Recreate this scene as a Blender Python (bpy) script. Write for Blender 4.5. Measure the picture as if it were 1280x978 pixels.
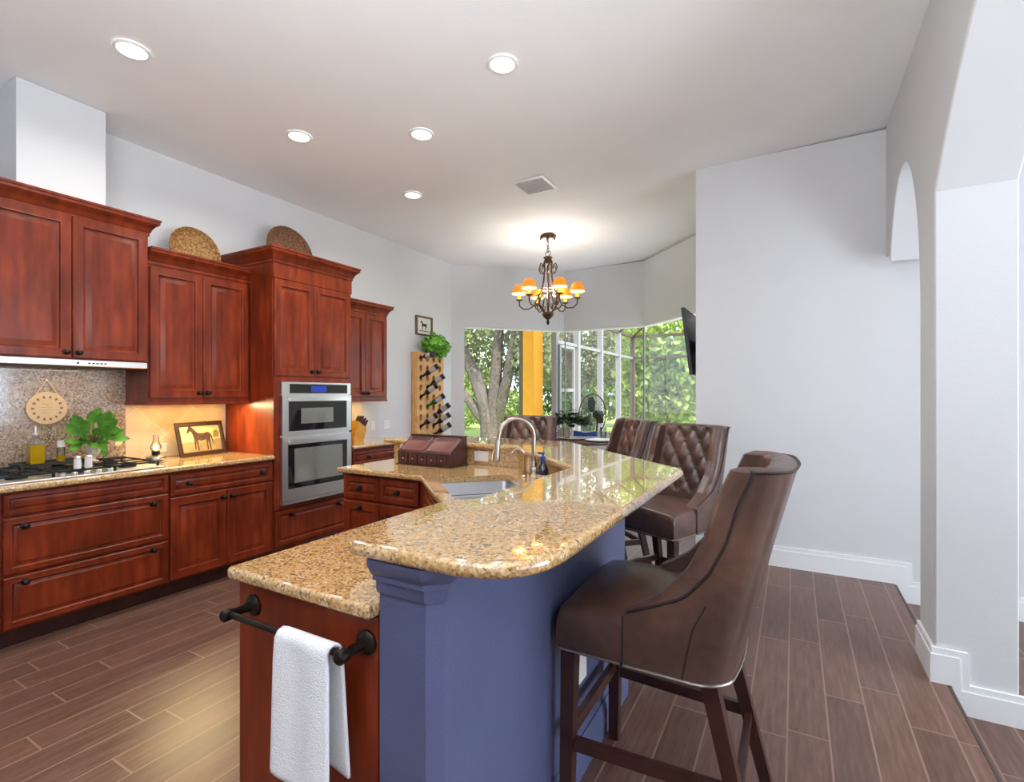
import bpy, bmesh, math, random
from mathutils import Vector, Matrix
for o in list(bpy.data.objects): bpy.data.objects.remove(o)
S = bpy.context.scene
C = S.collection
PI = math.pi
sin, cos = math.sin, math.cos
random.seed(7)
# ------------------------------------------------------------------ camera
F_PX, YAW, HOR, EYE = 628.0, 0.512, 493.2, 1.419
cd = bpy.data.cameras.new('camera'); cam = bpy.data.objects.new('camera', cd); C.objects.link(cam)
cam.location = (0, 0, EYE); cam.rotation_euler = (PI/2, 0, YAW)
cd.sensor_width = 36; cd.lens = 36*F_PX/1280; cd.shift_y = (HOR-489)/1280; cd.clip_start = .05; cd.clip_end = 300
S.camera = cam
# ------------------------------------------------------------------ exposure, world, sun, large lights
S.view_settings.view_transform = 'Standard'; S.view_settings.look = 'None'
S.view_settings.gamma = 1; S.view_settings.use_curve_mapping = False
S.view_settings.exposure = 0.07
SIDE_W, SPOT_W, SUN_W, SKY = 88, 11, 9, 3.6
w = bpy.data.worlds.new('world'); S.world = w; w.use_nodes = True
nt = w.node_tree; nt.nodes.clear()
wo = nt.nodes.new('ShaderNodeOutputWorld'); bg = nt.nodes.new('ShaderNodeBackground')
tc = nt.nodes.new('ShaderNodeTexCoord'); nz = nt.nodes.new('ShaderNodeTexNoise'); rp = nt.nodes.new('ShaderNodeValToRGB')
nz.inputs['Scale'].default_value = 5; nz.inputs['Detail'].default_value = 5
rp.color_ramp.elements[0].position = .4; rp.color_ramp.elements[0].color = (.5, .68, .95, 1)
rp.color_ramp.elements[1].position = .6; rp.color_ramp.elements[1].color = (1, 1, 1, 1)
nt.links.new(tc.outputs['Generated'], nz.inputs['Vector']); nt.links.new(nz.outputs['Fac'], rp.inputs['Fac'])
nt.links.new(rp.outputs['Color'], bg.inputs['Color']); bg.inputs['Strength'].default_value = SKY
nt.links.new(bg.outputs[0], wo.inputs['Surface'])
def light(name, kind, loc, energy, color=(1, 1, 1), rot=(0, 0, 0), **k):
    d = bpy.data.lights.new(name, kind); d.energy = energy; d.color = color
    for a, v in k.items(): setattr(d, a, v)
    o = bpy.data.objects.new(name, d); C.objects.link(o); o.location = loc; o.rotation_euler = rot
    return o
light('sun', 'SUN', (0, -10, 20), SUN_W, (1, .95, .85), (math.radians(36), 0, math.radians(62)), angle=.02)
light('hall_window_light', 'AREA', (3.9, 2.55, 1.5), SIDE_W, (.82, .91, 1), (PI/2, 0, PI/2), shape='RECTANGLE', size=1.7, size_y=2.2)
light('ceiling_fill', 'AREA', (-.5, -.9, 2.0), 180, (.86, .93, 1), tuple(Vector((.2, .24, .95)).to_track_quat('-Z', 'Y').to_euler()), shape='RECTANGLE', size=2, size_y=1.5)  # added fill behind the camera, turned up to brighten the ceiling

# ------------------------------------------------------------------ materials
MATS = {}
def lin(c):
    return tuple(((v/255)/12.92 if v <= 10 else (((v/255)+.055)/1.055)**2.4) for v in c)
class Mt:
    def __init__(s, name):
        s.m = bpy.data.materials.new(name); s.m.use_nodes = True; s.nt = s.m.node_tree
        s.b = s.nt.nodes['Principled BSDF']; MATS[name] = s.m
    def n(s, typ, **k):
        x = s.nt.nodes.new('ShaderNode'+typ)
        for a, v in k.items(): setattr(x, a, v)
        return x
    def l(s, a, b): s.nt.links.new(a, b)
    def set(s, **k):
        for a, v in k.items():
            nm = a.replace('_', ' ')
            s.b.inputs[nm].default_value = v if not (isinstance(v, tuple) and len(v) == 3) else (*v, 1)
        return s
    def coord(s, scale=(1, 1, 1), rot=(0, 0, 0)):
        t = s.n('TexCoord'); mp = s.n('Mapping'); mp.inputs['Scale'].default_value = scale; mp.inputs['Rotation'].default_value = rot
        s.l(t.outputs['Object'], mp.inputs['Vector']); return mp.outputs['Vector']
    def noise(s, vec, scale, detail=3, rough=.5):
        x = s.n('TexNoise'); x.inputs['Scale'].default_value = scale; x.inputs['Detail'].default_value = detail; x.inputs['Roughness'].default_value = rough
        if vec is not None: s.l(vec, x.inputs['Vector'])
        return x.outputs['Fac']
    def ramp(s, fac, stops, interp='LINEAR'):
        r = s.n('ValToRGB'); r.color_ramp.interpolation = interp
        e = r.color_ramp.elements
        while len(e) < len(stops): e.new(.5)
        for i, (p, c) in enumerate(stops): e[i].position = p; e[i].color = (*c, 1)
        s.l(fac, r.inputs['Fac']); return r.outputs['Color']
    def math(s, op, a, b=None, c=None):
        x = s.n('Math', operation=op)
        for i, v in enumerate((a, b, c)):
            if v is None: continue
            if isinstance(v, (int, float)): x.inputs[i].default_value = v
            else: s.l(v, x.inputs[i])
        return x.outputs[0]
    def mix(s, fac, a, b, typ='MIX'):
        x = s.n('MixRGB', blend_type=typ)
        for i, v in enumerate((fac, a, b)):
            if isinstance(v, (int, float)): x.inputs[i].default_value = v
            elif isinstance(v, tuple): x.inputs[i].default_value = (*v, 1)
            else: s.l(v, x.inputs[i])
        return x.outputs[0]
    def bump(s, h, strength=.2, dist=.01):
        x = s.n('Bump'); x.inputs['Strength'].default_value = strength; x.inputs['Distance'].default_value = dist
        s.l(h, x.inputs['Height']); s.l(x.outputs[0], s.b.inputs['Normal'])
def plain(name, c, rough=.5, metal=0, nscale=40, amt=.12, bump=0, bscale=None, **k):
    t = Mt(name); v = t.coord(); f = t.noise(v, nscale)
    c = lin(c); t.l(t.ramp(f, [(.3, tuple(x*(1-amt) for x in c)), (.7, tuple(min(1, x*(1+amt)) for x in c))]), t.b.inputs['Base Color'])
    t.set(Roughness=rough, Metallic=metal, **k)
    if bump: t.bump(t.noise(v, bscale or nscale, 4), bump, .004)
    return t.m
M = MATS
plain('wall_paint', (214, 214, 215), .85, nscale=3, amt=.01, bump=.15, bscale=120)
plain('ceiling_paint', (242, 242, 242), .9, nscale=3, amt=.01, bump=.25, bscale=90)
plain('trim_white', (236, 236, 236), .4, nscale=3, amt=.01)
plain('blue_paint', (86, 92, 126), .42, nscale=6, amt=.05, bump=.35, bscale=110)
plain('bronze', (46, 38, 33), .38, .75, nscale=60, amt=.25)
plain('chandelier_iron', (92, 70, 52), .45, .6, nscale=60, amt=.45)
plain('steel', (228, 226, 223), .34, 1, nscale=3, amt=.03)
plain('brushed_nickel', (178, 168, 156), .3, 1, nscale=10, amt=.04)
plain('sink_steel', (186, 186, 188), .35, .85, nscale=8, amt=.04)
plain('black_glass', (26, 27, 30), .04, 0, amt=.05, Specular_IOR_Level=.9)
plain('oven_glass', (152, 154, 146), .03, .35, amt=.06)  # pale tone carries the window's reflection in the oven glass
plain('black_metal', (24, 23, 23), .4, .4)
plain('black_plastic', (28, 28, 29), .4)
plain('white_plastic', (232, 230, 224), .4, amt=.01)
plain('leather_seam', (38, 26, 22), .5)
plain('dark_wood', (62, 34, 28), .3, amt=.3, nscale=12)
plain('spice_wood', (66, 36, 31), .35, amt=.25, nscale=14)
plain('spice_panel', (104, 54, 44), .5, amt=.15, nscale=14)
plain('table_wood', (84, 56, 42), .3, amt=.2, nscale=14)
plain('towel', (236, 235, 238), .95, nscale=220, amt=.05, bump=.8, bscale=260)
plain('blue_cloth', (44, 74, 140), .9, nscale=60, amt=.15, bump=.3)
plain('beige_cloth', (218, 196, 170), .9, nscale=60, amt=.08)
plain('ceramic', (236, 232, 226), .18, amt=.01)
plain('green_leaf', (96, 150, 52), .45, nscale=9, amt=.45, Transmission_Weight=.0)
plain('pot_leaf', (34, 62, 24), .45, nscale=14, amt=.4)
plain('ivy_leaf', (112, 172, 60), .5, nscale=20, amt=.4)
plain('stem_brown', (92, 74, 46), .7)
plain('light_board', (214, 180, 138), .6, nscale=30, amt=.05)
plain('ink', (120, 92, 74), .8)
plain('pine', (212, 160, 98), .55, nscale=10, amt=.14)
plain('hole_dark', (60, 40, 22), .8)
plain('wine_glass_dark', (24, 20, 20), .12, Specular_IOR_Level=.8)
plain('wine_glass_green', (22, 92, 34), .12, Specular_IOR_Level=.8)
plain('wine_label', (176, 168, 156), .6, amt=.1)
plain('cut_glass', (236, 230, 224), .12, Transmission_Weight=.55)
plain('oil', (196, 158, 10), .1, Transmission_Weight=.35)
plain('nickel_trim', (150, 140, 130), .3, .9)
plain('frame_dark', (58, 38, 26), .35, amt=.2)
plain('frame_bronze', (112, 88, 58), .5)
plain('paper', (226, 222, 212), .8, amt=.02)
plain('painting_sky', (206, 184, 130), .7, nscale=14, amt=.12)
plain('painting_field', (150, 128, 84), .7, nscale=18, amt=.25)
plain('painting_horse', (74, 48, 34), .7, nscale=26, amt=.45)
plain('painting_tree', (128, 112, 52), .7, nscale=30, amt=.3)
plain('knife_wood', (198, 142, 40), .5, nscale=20, amt=.12)
plain('orange_stucco', (226, 158, 40), .85, nscale=8, amt=.05, bump=.3, bscale=80)
plain('alu_white', (128, 128, 130), .4, amt=.02)
plain('alu_bronze', (74, 62, 54), .5)
plain('bark', (92, 82, 74), .95, nscale=12, amt=.4, bump=.8, bscale=20)
plain('grass', (126, 146, 72), .95, nscale=4, amt=.3)
plain('patio', (176, 160, 142), .8, nscale=5, amt=.1)
plain('dark_bottle', (26, 30, 48), .12, Specular_IOR_Level=.8)
plain('vent_grey', (205, 205, 205), .5)
plain('vent_dark', (62, 62, 62), .7)
plain('grille_dark', (44, 42, 42), .5, .3)
# foliage outdoors: three greens, greyed to carry the screen's haze, with a little translucency
for nm, c in (('oak_leaf', (128, 132, 98)), ('bright_leaf', (150, 166, 92)), ('deep_leaf', (96, 120, 78))):
    t = Mt(nm); v = t.coord(); f = t.noise(v, .9, 4)
    cc = lin(c); t.l(t.ramp(f, [(.3, tuple(x*.55 for x in cc)), (.7, tuple(x*1.45 for x in cc))]), t.b.inputs['Base Color'])
    t.set(Roughness=.7)
    tr = t.n('BsdfTranslucent'); tr.inputs['Color'].default_value = (*[x*1.3 for x in cc], 1)
    mx = t.n('MixShader'); mx.inputs[0].default_value = .35
    t.l(t.b.outputs[0], mx.inputs[1]); t.l(tr.outputs[0], mx.inputs[2]); t.l(mx.outputs[0], t.nt.nodes['Material Output'].inputs[0])
# cherry cabinet wood
t = Mt('cherry'); v = t.coord((9, 9, 1.6)); f = t.noise(v, 2.2, 4, .5); g = t.noise(t.coord((1.6, 1.6, .9)), 3.2, 3)
c1 = t.ramp(f, [(.25, lin((94, 32, 14))), (.5, lin((120, 45, 20))), (.75, lin((138, 58, 27)))])
c2 = t.ramp(g, [(.3, (.66, .64, .62)), (.7, (1.2, 1.15, 1.1))])
t.l(t.mix(1, c1, c2, 'MULTIPLY'), t.b.inputs['Base Color']); t.set(Roughness=.34, Specular_IOR_Level=.3, Coat_Weight=.06, Coat_Roughness=.2)
# granites
def granite(name, stops, big, dark, scale=1.0, rough=.07):
    t = Mt(name); v = t.coord()
    wv = t.n('TexNoise'); wv.inputs['Scale'].default_value = 9; t.l(v, wv.inputs['Vector'])
    vm = t.n('VectorMath', operation='SCALE'); t.l(wv.outputs['Color'], vm.inputs[0]); vm.inputs['Scale'].default_value = .03
    va = t.n('VectorMath', operation='ADD'); t.l(v, va.inputs[0]); t.l(vm.outputs[0], va.inputs[1])
    vo = t.n('TexVoronoi'); vo.inputs['Scale'].default_value = 105*scale; t.l(va.outputs[0], vo.inputs['Vector'])
    sp = t.n('SeparateColor'); t.l(vo.outputs['Color'], sp.inputs[0])
    base = t.ramp(sp.outputs[0], stops)
    f2 = t.noise(va.outputs[0], 16*scale, 4, .65); b2 = t.ramp(f2, [(.35, (0, 0, 0)), (.65, (1, 1, 1))])
    col = t.mix(b2, t.mix(.7, base, big), base)
    f3 = t.noise(v, 52*scale, 3, .75); d = t.ramp(f3, [(.55, (0, 0, 0)), (.62, (1, 1, 1))])
    col = t.mix(t.math('MULTIPLY', d, .6), col, dark)
    t.l(col, t.b.inputs['Base Color']); t.set(Roughness=rough, Specular_IOR_Level=.9, Coat_Weight=.8, Coat_Roughness=.015, Coat_IOR=1.6)
granite('gold_granite', [(0, lin((116, 80, 46))), (.25, lin((178, 130, 74))), (.5, lin((202, 162, 106))), (.75, lin((216, 184, 136))), (1, lin((224, 204, 172)))], lin((202, 158, 96)), lin((66, 50, 42)), 1.5)
granite('hood_lit_granite', [(0, lin((92, 78, 70))), (.25, lin((140, 116, 98))), (.5, lin((178, 156, 136))), (.75, lin((200, 184, 168))), (1, lin((164, 128, 88)))], lin((160, 138, 120)), lin((62, 52, 48)), 1.0, .14)  # same stone, with the cooler hood light put into its greyer tint
# plank floor
t = Mt('plank_floor'); tcn = t.n('TexCoord'); sx = t.n('SeparateXYZ'); t.l(tcn.outputs['Object'], sx.inputs[0])
W_, L_ = .1525, .92
xr = t.math('DIVIDE', t.math('ADD', sx.outputs[0], 3.381+W_*200), W_); row = t.math('FLOOR', xr); fx = t.math('FRACT', xr)
wn = t.n('TexWhiteNoise', noise_dimensions='1D'); t.l(row, wn.inputs['W'])
yr = t.math('ADD', t.math('DIVIDE', t.math('ADD', sx.outputs[1], 50), L_), wn.outputs['Value']); col_ = t.math('FLOOR', yr); fy = t.math('FRACT', yr)
cb = t.n('CombineXYZ'); t.l(row, cb.inputs[0]); t.l(col_, cb.inputs[1])
w2 = t.n('TexWhiteNoise', noise_dimensions='2D'); t.l(cb.outputs[0], w2.inputs['Vector'])
gx = t.math('ADD', t.math('LESS_THAN', fx, .024), t.math('GREATER_THAN', fx, .976))
gy = t.math('ADD', t.math('LESS_THAN', fy, .004), t.math('GREATER_THAN', fy, .996))
gr = t.math('MINIMUM', t.math('ADD', gx, gy), 1)
vv = t.n('VectorMath', operation='ADD'); t.l(tcn.outputs['Object'], vv.inputs[0]); t.l(w2.outputs['Color'], vv.inputs[1])
mp = t.n('Mapping'); mp.inputs['Scale'].default_value = (26, 2.2, 1); t.l(vv.outputs[0], mp.inputs['Vector'])
g1 = t.noise(mp.outputs[0], 2.2, 5, .62); gb = t.noise(vv.outputs[0], 5, 3)
wood = t.ramp(g1, [(.25, lin((80, 56, 47))), (.5, lin((106, 79, 67))), (.78, lin((130, 102, 88)))])
tone = t.ramp(w2.outputs['Value'], [(0, (.84, .84, .86)), (1, (1.14, 1.08, 1.04))])
wood = t.mix(1, wood, tone, 'MULTIPLY'); wood = t.mix(t.math('MULTIPLY', gb, .3), wood, lin((112, 66, 50)))
t.l(t.mix(gr, wood, lin((146, 116, 98))), t.b.inputs['Base Color'])
t.l(t.ramp(g1, [(.3, (.3,)*3), (.7, (.36,)*3)]), t.b.inputs['Roughness'])
t.bump(t.math('SUBTRACT', t.math('MULTIPLY', g1, .3), t.math('MULTIPLY', gr, .8)), .1, .004)
# leather
t = Mt('leather'); v = t.coord(); f = t.noise(v, 3.2, 3); f2 = t.noise(v, 30, 3)
c1 = t.ramp(f, [(.3, lin((60, 40, 34))), (.55, lin((88, 60, 49))), (.75, lin((122, 82, 66)))])
t.l(t.mix(.25, c1, t.ramp(f2, [(.3, (.02, .014, .012)), (.7, (.13, .085, .065))])), t.b.inputs['Base Color']); t.set(Roughness=.34, Coat_Weight=.15, Coat_Roughness=.3)
t.bump(t.noise(v, 160, 4), .18, .002)
# diagonal beige backsplash tile
t = Mt('diagonal_tile'); tcn = t.n('TexCoord'); sx = t.n('SeparateXYZ'); t.l(tcn.outputs['Object'], sx.inputs[0])
da = t.math('DIVIDE', t.math('ADD', t.math('ADD', sx.outputs[1], sx.outputs[2]), 40), .42); db = t.math('DIVIDE', t.math('ADD', t.math('SUBTRACT', sx.outputs[1], sx.outputs[2]), 40.1), .42)
gg = t.math('MINIMUM', t.math('ADD', t.math('LESS_THAN', t.math('FRACT', da), .016), t.math('LESS_THAN', t.math('FRACT', db), .016)), 1)
bs = t.ramp(t.noise(t.coord(), 6, 4), [(.3, lin((196, 176, 146))), (.7, lin((222, 206, 178)))])
t.l(t.mix(gg, bs, lin((232, 222, 204))), t.b.inputs['Base Color']); t.set(Roughness=.35)
# woven basket
t = Mt('wicker'); v = t.coord((30, 30, 30)); f = t.noise(v, 2.4, 2); vo = t.n('TexVoronoi'); vo.inputs['Scale'].default_value = 1.6; t.l(v, vo.inputs['Vector'])
t.l(t.mix(.5, t.ramp(f, [(.3, lin((104, 62, 28))), (.55, lin((176, 122, 62))), (.75, lin((222, 180, 112)))]), t.ramp(vo.outputs['Distance'], [(0, lin((220, 176, 106))), (.8, lin((84, 48, 22)))])), t.b.inputs['Base Color'])
t.set(Roughness=.7); t.bump(vo.outputs['Distance'], .8, .01)
t = Mt('wicker_dark'); v = t.coord((34, 34, 34)); f = t.noise(v, 2.4, 2); vo = t.n('TexVoronoi'); vo.inputs['Scale'].default_value = 1.7; t.l(v, vo.inputs['Vector'])
t.l(t.mix(.5, t.ramp(f, [(.3, lin((84, 50, 32))), (.55, lin((136, 92, 60))), (.75, lin((176, 130, 92)))]), t.ramp(vo.outputs['Distance'], [(0, lin((170, 120, 80))), (.8, lin((66, 40, 26)))])), t.b.inputs['Base Color'])
t.set(Roughness=.7); t.bump(vo.outputs['Distance'], .8, .01)
# window / clear glass: see-through with a mirror share that grows at grazing angles
def glass(name, tint=(1, 1, 1), refl=.06):
    t = Mt(name); t.nt.nodes.remove(t.b)
    tr = t.n('BsdfTransparent'); tr.inputs[0].default_value = (*tint, 1); gl = t.n('BsdfGlossy'); gl.inputs['Roughness'].default_value = .02
    lw = t.n('LayerWeight'); lw.inputs['Blend'].default_value = .25
    mx = t.n('MixShader'); t.l(t.math('MULTIPLY_ADD', lw.outputs['Fresnel'], refl*3, refl*.2), mx.inputs[0])
    t.l(tr.outputs[0], mx.inputs[1]); t.l(gl.outputs[0], mx.inputs[2]); t.l(mx.outputs[0], t.nt.nodes['Material Output'].inputs[0])
glass('window_glass', (.97, .98, .98), .014); glass('clear_glass', (.84, .86, .84), .3)
t = Mt('screen_mesh'); t.nt.nodes.remove(t.b); tr = t.n('BsdfTransparent'); df = t.n('BsdfDiffuse'); df.inputs[0].default_value = (.3, .3, .29, 1)
mx = t.n('MixShader'); mx.inputs[0].default_value = .1; t.l(tr.outputs[0], mx.inputs[1]); t.l(df.outputs[0], mx.inputs[2]); t.l(mx.outputs[0], t.nt.nodes['Material Output'].inputs[0])
def emit(name, c, strength):
    t = Mt(name); t.set(Base_Color=lin(c), Emission_Color=lin(c), Emission_Strength=strength, Roughness=.6)
emit('lens_glow', (255, 250, 240), 4); emit('bulb_glow', (255, 214, 120), 9); emit('shade_glow', (240, 138, 28), .55)
emit('shade_lining', (255, 236, 170), 1.6); emit('display_blue', (24, 52, 150), .2); emit('candle_glow', (255, 205, 90), .9)

# ------------------------------------------------------------------ mesh helpers
class B:
    def __init__(s): s.v = []; s.f = []; s.mi = []; s.cur = 0
    def add(s, vs, fs):
        o = len(s.v); s.v += [tuple(p) for p in vs]
        for f in fs: s.f.append(tuple(i+o for i in f)); s.mi.append(s.cur)
        return s
    def box(s, x0, x1, y0, y1, z0, z1):
        return s.add([(x, y, z) for z in (z0, z1) for y in (y0, y1) for x in (x0, x1)],
                     [(0, 2, 3, 1), (4, 5, 7, 6), (0, 1, 5, 4), (2, 6, 7, 3), (0, 4, 6, 2), (1, 3, 7, 5)])
    def rbox(s, x0, x1, y0, y1, z0, z1, r=.005):
        # box with a small chamfer on every edge
        c = ((x0+x1)/2, (y0+y1)/2, (z0+z1)/2); h = ((x1-x0)/2, (y1-y0)/2, (z1-z0)/2); r = min(r, *[q*.9 for q in h])
        vs = []; idx = {}
        for sx in (-1, 1):
            for sy in (-1, 1):
                for sz in (-1, 1):
                    sg = (sx, sy, sz)
                    for a in range(3):
                        p = [c[i]+sg[i]*(h[i]-(0 if i == a else r)) for i in range(3)]
                        idx[(sg, a)] = len(vs); vs.append(p)
        fs = []
        for a in range(3):
            b_, c_ = (a+1) % 3, (a+2) % 3
            for sa in (-1, 1):
                q = []
                for sb, sc in ((-1, -1), (1, -1), (1, 1), (-1, 1)):
                    g = [0]*3; g[a] = sa; g[b_] = sb; g[c_] = sc; q.append(idx[(tuple(g), a)])
                fs.append(q if sa > 0 else q[::-1])
        for a in range(3):
            b_, c_ = (a+1) % 3, (a+2) % 3
            for sb in (-1, 1):
                for sc in (-1, 1):
                    g0 = [0]*3; g1 = [0]*3
                    g0[a], g1[a] = -1, 1; g0[b_] = g1[b_] = sb; g0[c_] = g1[c_] = sc
                    g0, g1 = tuple(g0), tuple(g1)
                    q = [idx[(g0, b_)], idx[(g1, b_)], idx[(g1, c_)], idx[(g0, c_)]]
                    fs.append(q[::-1] if sb*sc > 0 else q)
        for sg in {k[0] for k in idx}:
            q = [idx[(sg, 0)], idx[(sg, 1)], idx[(sg, 2)]]
            fs.append(q if sg[0]*sg[1]*sg[2] > 0 else q[::-1])
        return s.add(vs, fs)
    def rings(s, rs, closed=True, cap0=True, cap1=True):
        n = len(rs[0]); vs = [p for r in rs for p in r]; fs = []
        for i in range(len(rs)-1):
            for j in range(n if closed else n-1):
                k = (j+1) % n; fs.append((i*n+j, i*n+k, (i+1)*n+k, (i+1)*n+j))
        if cap0: fs.append(tuple(range(n))[::-1])
        if cap1: fs.append(tuple((len(rs)-1)*n+j for j in range(n)))
        return s.add(vs, fs)
    def tube(s, pts, r, seg=8, cap=True):
        pts = [Vector(p) for p in pts]; rs = r if isinstance(r, (list, tuple)) else [r]*len(pts)
        rr = []; up = None
        for i, p in enumerate(pts):
            t_ = (pts[min(i+1, len(pts)-1)]-pts[max(i-1, 0)]).normalized()
            if up is None: up = Vector((0, 0, 1)) if abs(t_.z) < .9 else Vector((1, 0, 0))
            a = t_.cross(up).normalized(); b_ = a.cross(t_).normalized(); up = b_
            rr.append([p+(a*cos(q)+b_*sin(q))*rs[i] for q in [2*PI*k/seg for k in range(seg)]])
        return s.rings(rr, True, cap, cap)
    def lathe(s, prof, o=(0, 0, 0), axis=(0, 0, 1), seg=20, cap=True):
        o = Vector(o); ax = Vector(axis).normalized(); a = ax.orthogonal().normalized(); b_ = ax.cross(a)
        return s.rings([[o+ax*h+(a*cos(2*PI*k/seg)+b_*sin(2*PI*k/seg))*max(r, 1e-4) for k in range(seg)] for r, h in prof], True, cap, cap)
    def prism(s, poly, z0, z1):
        return s.rings([[(x, y, z0) for x, y in poly], [(x, y, z1) for x, y in poly]])
    def slab(s, poly, z0, z1, r=.012, steps=4, top=True, bottom=True):
        rs = []
        for k in range(steps+1):
            a = PI/2*k/steps; rs.append((r*(1-sin(a)), z0+r*(1-cos(a))))
        for k in range(steps+1):
            a = PI/2*k/steps; rs.append((r*(1-cos(a)), z1-r*(1-sin(a))))
        return s.rings([[(x, y, z) for x, y in inset(poly, d)] for d, z in rs], True, bottom, top)
    def extr(s, poly, axis, a0, a1):
        # prism of a 2D polygon along x ('x': poly in y,z) or y ('y': poly in x,z)
        f = (lambda p, a: (a, p[0], p[1])) if axis == 'x' else (lambda p, a: (p[0], a, p[1]))
        return s.rings([[f(p, a0) for p in poly], [f(p, a1) for p in poly]])
    def grid(s, fn, nu, nv, cu=False, cv=False):
        vs = [fn(i/(nu if cu else nu-1), j/(nv if cv else nv-1)) for i in range(nu) for j in range(nv)]; fs = []
        for i in range(nu if cu else nu-1):
            for j in range(nv if cv else nv-1):
                i2, j2 = (i+1) % nu, (j+1) % nv
                fs.append((i*nv+j, i2*nv+j, i2*nv+j2, i*nv+j2))
        return s.add(vs, fs)
    def ball(s, c, r, seg=12, sq=(1, 1, 1)):
        n = seg//2
        rs = [[(c[0]+r*sq[0]*sin(PI*(i+.02)/(n+.04))*cos(2*PI*k/seg), c[1]+r*sq[1]*sin(PI*(i+.02)/(n+.04))*sin(2*PI*k/seg), c[2]-r*sq[2]*cos(PI*(i+.02)/(n+.04))) for k in range(seg)] for i in range(n+1)]
        return s.rings(rs)
    def leaf(s, p, d, L, W, droop=.15, up=(0, 0, 1)):
        p = Vector(p); d = Vector(d).normalized(); sd = d.cross(Vector((up[0]+random.uniform(-.4, .4), up[1]+random.uniform(-.4, .4), up[2]))).normalized(); n = sd.cross(d)
        q = []
        for t_, w_ in ((0, .03), (.3, .42), (.6, .5), (.85, .28), (1, .02)):
            c = p+d*L*t_-Vector((0, 0, 1))*droop*L*t_*t_
            q.append((c-sd*W*w_+n*W*.12, c, c+sd*W*w_+n*W*.12))
        vs = [v for r in q for v in r]; fs = []
        for i in range(4):
            fs += [(i*3, i*3+1, i*3+4, i*3+3), (i*3+1, i*3+2, i*3+5, i*3+4)]
        return s.add(vs, fs)
def inset(poly, d):
    if abs(d) < 1e-9: return list(poly)
    n = len(poly); A = sum(poly[i][0]*poly[(i+1) % n][1]-poly[(i+1) % n][0]*poly[i][1] for i in range(n)); sg = 1 if A > 0 else -1
    out = []
    for i in range(n):
        p0, p1, p2 = Vector(poly[i-1]), Vector(poly[i]), Vector(poly[(i+1) % n])
        e0, e1 = (p1-p0).normalized(), (p2-p1).normalized()
        n0, n1 = Vector((-e0.y, e0.x))*sg, Vector((-e1.y, e1.x))*sg
        m = (n0+n1); m = m/max(m.dot(n0), .25) if m.length > 1e-6 else n0
        out.append((p1.x+m.x*d, p1.y+m.y*d))
    return out
def root_loc(p):
    while p.parent: p = p.parent
    return Vector(p.location)
def obj(name, b, mat, parent=None, smooth=35, fixn=True):
    me = bpy.data.meshes.new(name); off = root_loc(parent) if parent else Vector((0, 0, 0))
    me.from_pydata([tuple(Vector(p)-off) for p in b.v], [], b.f)
    mats = mat if isinstance(mat, (list, tuple)) else [mat]
    for m in mats: me.materials.append(M[m])
    for p, i in zip(me.polygons, b.mi): p.material_index = i
    if fixn:
        bm = bmesh.new(); bm.from_mesh(me); bmesh.ops.recalc_face_normals(bm, faces=bm.faces); bm.to_mesh(me); bm.free()
    if smooth:
        for p in me.polygons: p.use_smooth = True
        me.set_sharp_from_angle(angle=math.radians(smooth))
    o = bpy.data.objects.new(name, me); C.objects.link(o)
    if parent: o.parent = parent
    return o
def tag(o, label, cat, group=None, kind=None):
    o['label'] = label; o['category'] = cat
    if group: o['group'] = group
    if kind: o['kind'] = kind
    return o
def thing(name, label, cat, loc=(0, 0, 0), group=None):
    o = bpy.data.objects.new(name, None); C.objects.link(o); o.location = loc; o.empty_display_size = .1
    return tag(o, label, cat, group)
def one(name, b, mat, label, cat, group=None, smooth=35, **k):
    o = obj(name, b, mat, None, smooth, **k)
    if cat == 'countertop':
        for p in o.data.polygons:
            if abs(p.normal.z) > .999: p.use_smooth = False
    return tag(o, label, cat, group)
def struct(name, b, mat, smooth=35, parent=None):
    o = obj(name, b, mat, parent, smooth)
    if not parent: o['kind'] = 'structure'
    return o
def dup(root, loc=None, rotz=None, label=None):
    def rec(o, par):
        c = o.copy(); C.objects.link(c)
        if par: c.parent = par
        for ch in list(o.children): rec(ch, c)
        return c
    r = rec(root, None)
    if loc is not None: r.location = loc
    if rotz is not None: r.rotation_euler = (0, 0, rotz)
    if label: r['label'] = label
    return r
class Fr:    # a face: origin, U along it, V up, N out of it
    def __init__(s, o, U, N): s.o = Vector(o); s.U = Vector(U).normalized(); s.V = Vector((0, 0, 1)); s.N = Vector(N).normalized()
    def p(s, u, v, n): return s.o+s.U*u+s.V*v+s.N*n
def fbox(b, F, u0, u1, v0, v1, n0, n1):
    return b.add([F.p(u, v, n) for n in (n0, n1) for v in (v0, v1) for u in (u0, u1)],
                 [(0, 2, 3, 1), (4, 5, 7, 6), (0, 1, 5, 4), (2, 6, 7, 3), (0, 4, 6, 2), (1, 3, 7, 5)])
DOOR = [(0, .001), (0, .017), (.005, .021), (.05, .021), (.053, .0225), (.057, .021), (.062, .009), (.07, .007), (.074, .008), (.1, .019), (.102, .019)]
DRAW = [(0, .001), (0, .017), (.005, .021), (.03, .021), (.033, .0225), (.036, .02), (.04, .009), (.046, .007), (.049, .008), (.064, .019), (.066, .019)]
def raised(F, u0, u1, v0, v1, rings=DOOR):
    b = B(); m = min(u1-u0, v1-v0)/2; mx = max(r[0] for r in rings); k = min(1, m*.8/mx)
    b.rings([[F.p(u0+i*k, v0+i*k, n), F.p(u1-i*k, v0+i*k, n), F.p(u1-i*k, v1-i*k, n), F.p(u0+i*k, v1-i*k, n)] for i, n in rings])
    return b
def knob(F, u, v, n0=.021):
    b = B(); b.lathe([(.018, 0), (.018, .003), (.009, .006), (.007, .016), (.012, .02), (.017, .026), (.016, .033), (.009, .038), (0, .039)], F.p(u, v, n0), F.N, 14)
    return b
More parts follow.
